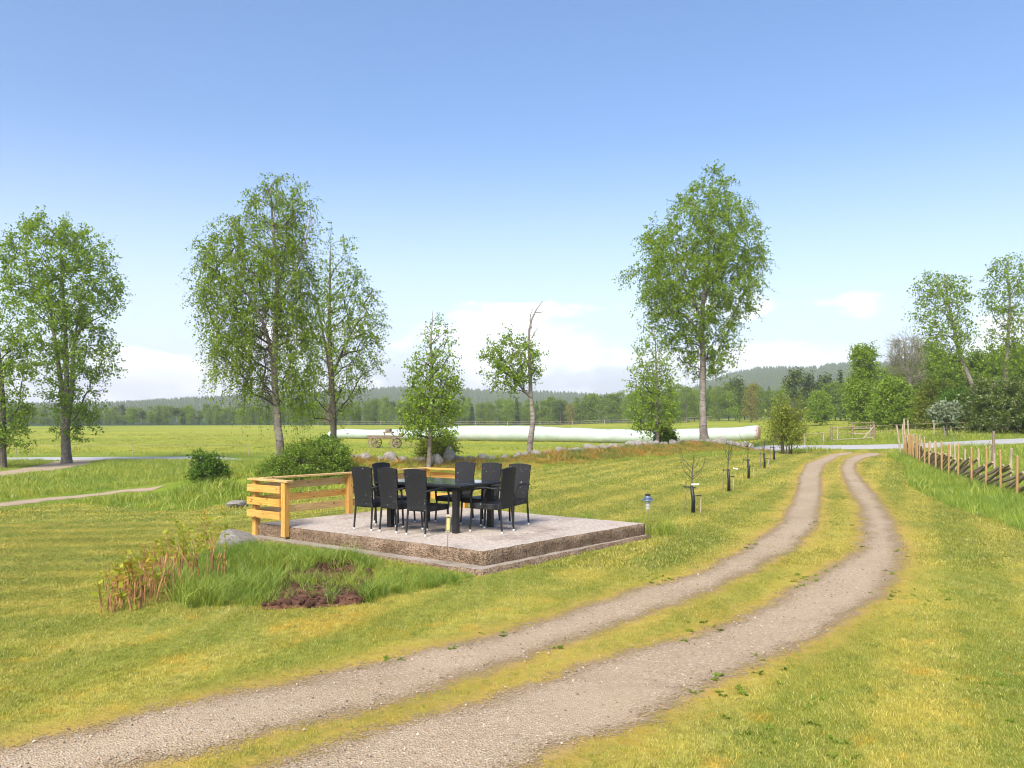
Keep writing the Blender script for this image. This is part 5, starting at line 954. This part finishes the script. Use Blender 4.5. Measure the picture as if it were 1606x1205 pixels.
# conifers on the hills
def cone(seed):
    r = np.random.default_rng(seed); m_ = MB()
    for z0, z1, r0 in ((0, 6.5, 3.6), (3.5, 9, 2.9), (6, 11.5, 2.0)): m_.lathe([(r0 * .9, z0), (r0, z0 + .4), (.05, z1)], (0, 0, 0), 6)
    for i, v in enumerate(m_.v): m_.v[i] = (v[0] * r.uniform(.7, 1.3), v[1] * r.uniform(.7, 1.3), v[2] + r.uniform(-.3, .3))
    me = bpy.data.meshes.new('conifer'); me.from_pydata(m_.v, [], m_.f); return me
n = 26000; px_ = rng.uniform(-500, 2000, n); D_ = rng.uniform(820, 1430, n); x = (px_ - 803) / F * D_ / np.sqrt(1 + ((px_ - 803) / F) ** 2); y = D_ / np.sqrt(1 + ((px_ - 803) / F) ** 2)
scatter('hill_forest', np.stack([x, y, H(x, y) - .5], 1), 0.35 + 0.6 * rng.uniform(size=n) ** 1.6, [cone(i) for i in range(4)], MAT['fir'], 'dark conifer forest covering the distant hills', 'forest', 0.03)

# ------------------------------------------------------------------ farther fences
def wire_fence(label, pts, hgt, nw, sp_, name='wire_fence', r_=0.05, mat='greystake'):
    P_ = np.array(pts); L2 = np.concatenate([[0], np.cumsum(np.hypot(*np.diff(P_, axis=0).T))]); f_ = thing(name, label, 'fence', (0, 0, 0)); n = int(L2[-1] / sp_) + 1; tops = []
    for k in range(n):
        s_ = k * sp_; x = float(np.interp(s_, L2, P_[:, 0])); y = float(np.interp(s_, L2, P_[:, 1])); z = h1(x, y); MB().tube([(x, y, z - .1), (x + rw.uniform(-.04, .04), y, z + hgt * rw.uniform(.92, 1.06))], r_, 6).build('post', MAT[mat], f_); tops.append((x, y, z))
    for w_ in range(nw): MB().tube([(a_, b_, c_ + hgt * (0.9 - w_ * .35)) for a_, b_, c_ in tops], 0.012 if r_ < .06 else 0.03, 4, False).build('wire', MAT['greystake'], f_)
wire_fence('low wire fence along the far side of the road on the left', [(-75, 70), (-38, 65.5), (-14, 68)], 0.9, 1, 9.0, r_=0.035)
wire_fence('pale wire fence in front of the forest across the field', [(-55, 235), (20, 228), (70, 205)], 1.5, 2, 9.0, r_=0.07)
wire_fence('thin wire fence left of the mailbox beyond the road', [(22, 56), (30, 60), (38, 62)], 1.1, 2, 3.2)
def rail_gate(label, p0, p1, hgt, bars, brace=True, name='field_gate'):
    f_ = thing(name, label, 'gate', (0, 0, 0)); a_, b_ = Vector((p0[0], p0[1], h1(*p0))), Vector((p1[0], p1[1], h1(*p1)))
    for p in (a_, b_): MB().tube([p - Vector((0, 0, .2)), p + Vector((0, 0, hgt * 1.12))], [.08, .07], 8).build('post', MAT['oldwood'], f_)
    for k in range(bars): z = Vector((0, 0, hgt * (1 - k * .8 / max(1, bars - 1)))); MB().tube([a_ + z, b_ + z], .035, 6).build('rail', MAT['greystake'] if k else MAT['oldwood'], f_)
    if brace: MB().tube([b_ + Vector((0, 0, hgt)), b_.lerp(a_, .25) + Vector((0, 0, .2))], .04, 6).build('brace', MAT['greystake'], f_)
rail_gate('wooden field gate of long rails behind the road junction', (PX(1304, 56), 56), (PX(1371, 57), 57), 1.0, 2)
rail_gate('dark log rails stacked between posts behind the field gate', (PX(1337, 66), 66), (PX(1370, 65), 65), 1.05, 3, False, 'log_barrier')
wire_fence('short low rail fence running from the willow bush to the gate', [(PX(1262, 54), 54), (PX(1304, 55.6), 55.6)], .8, 1, 2.0, 'rail_fence', 0.06)

# ------------------------------------------------------------------ haze
hz = MB().box((0, 1170, 60), (5500, 3100, 125)).build('haze', None); tag(hz, 'thin pale haze over the far forest and hills', 'haze', kind='stuff'); hz.display_type = 'WIRE'
mh = bpy.data.materials.new('haze'); mh.use_nodes = True; t_ = mh.node_tree; t_.nodes.clear(); ov = t_.nodes.new('ShaderNodeOutputMaterial'); pv = t_.nodes.new('ShaderNodeVolumePrincipled')
pv.inputs['Color'].default_value = (0.93, 0.94, 0.95, 1); pv.inputs['Density'].default_value = 0.00044; pv.inputs['Anisotropy'].default_value = 0.2; t_.links.new(pv.outputs[0], ov.inputs['Volume']); hz.data.materials.append(mh)
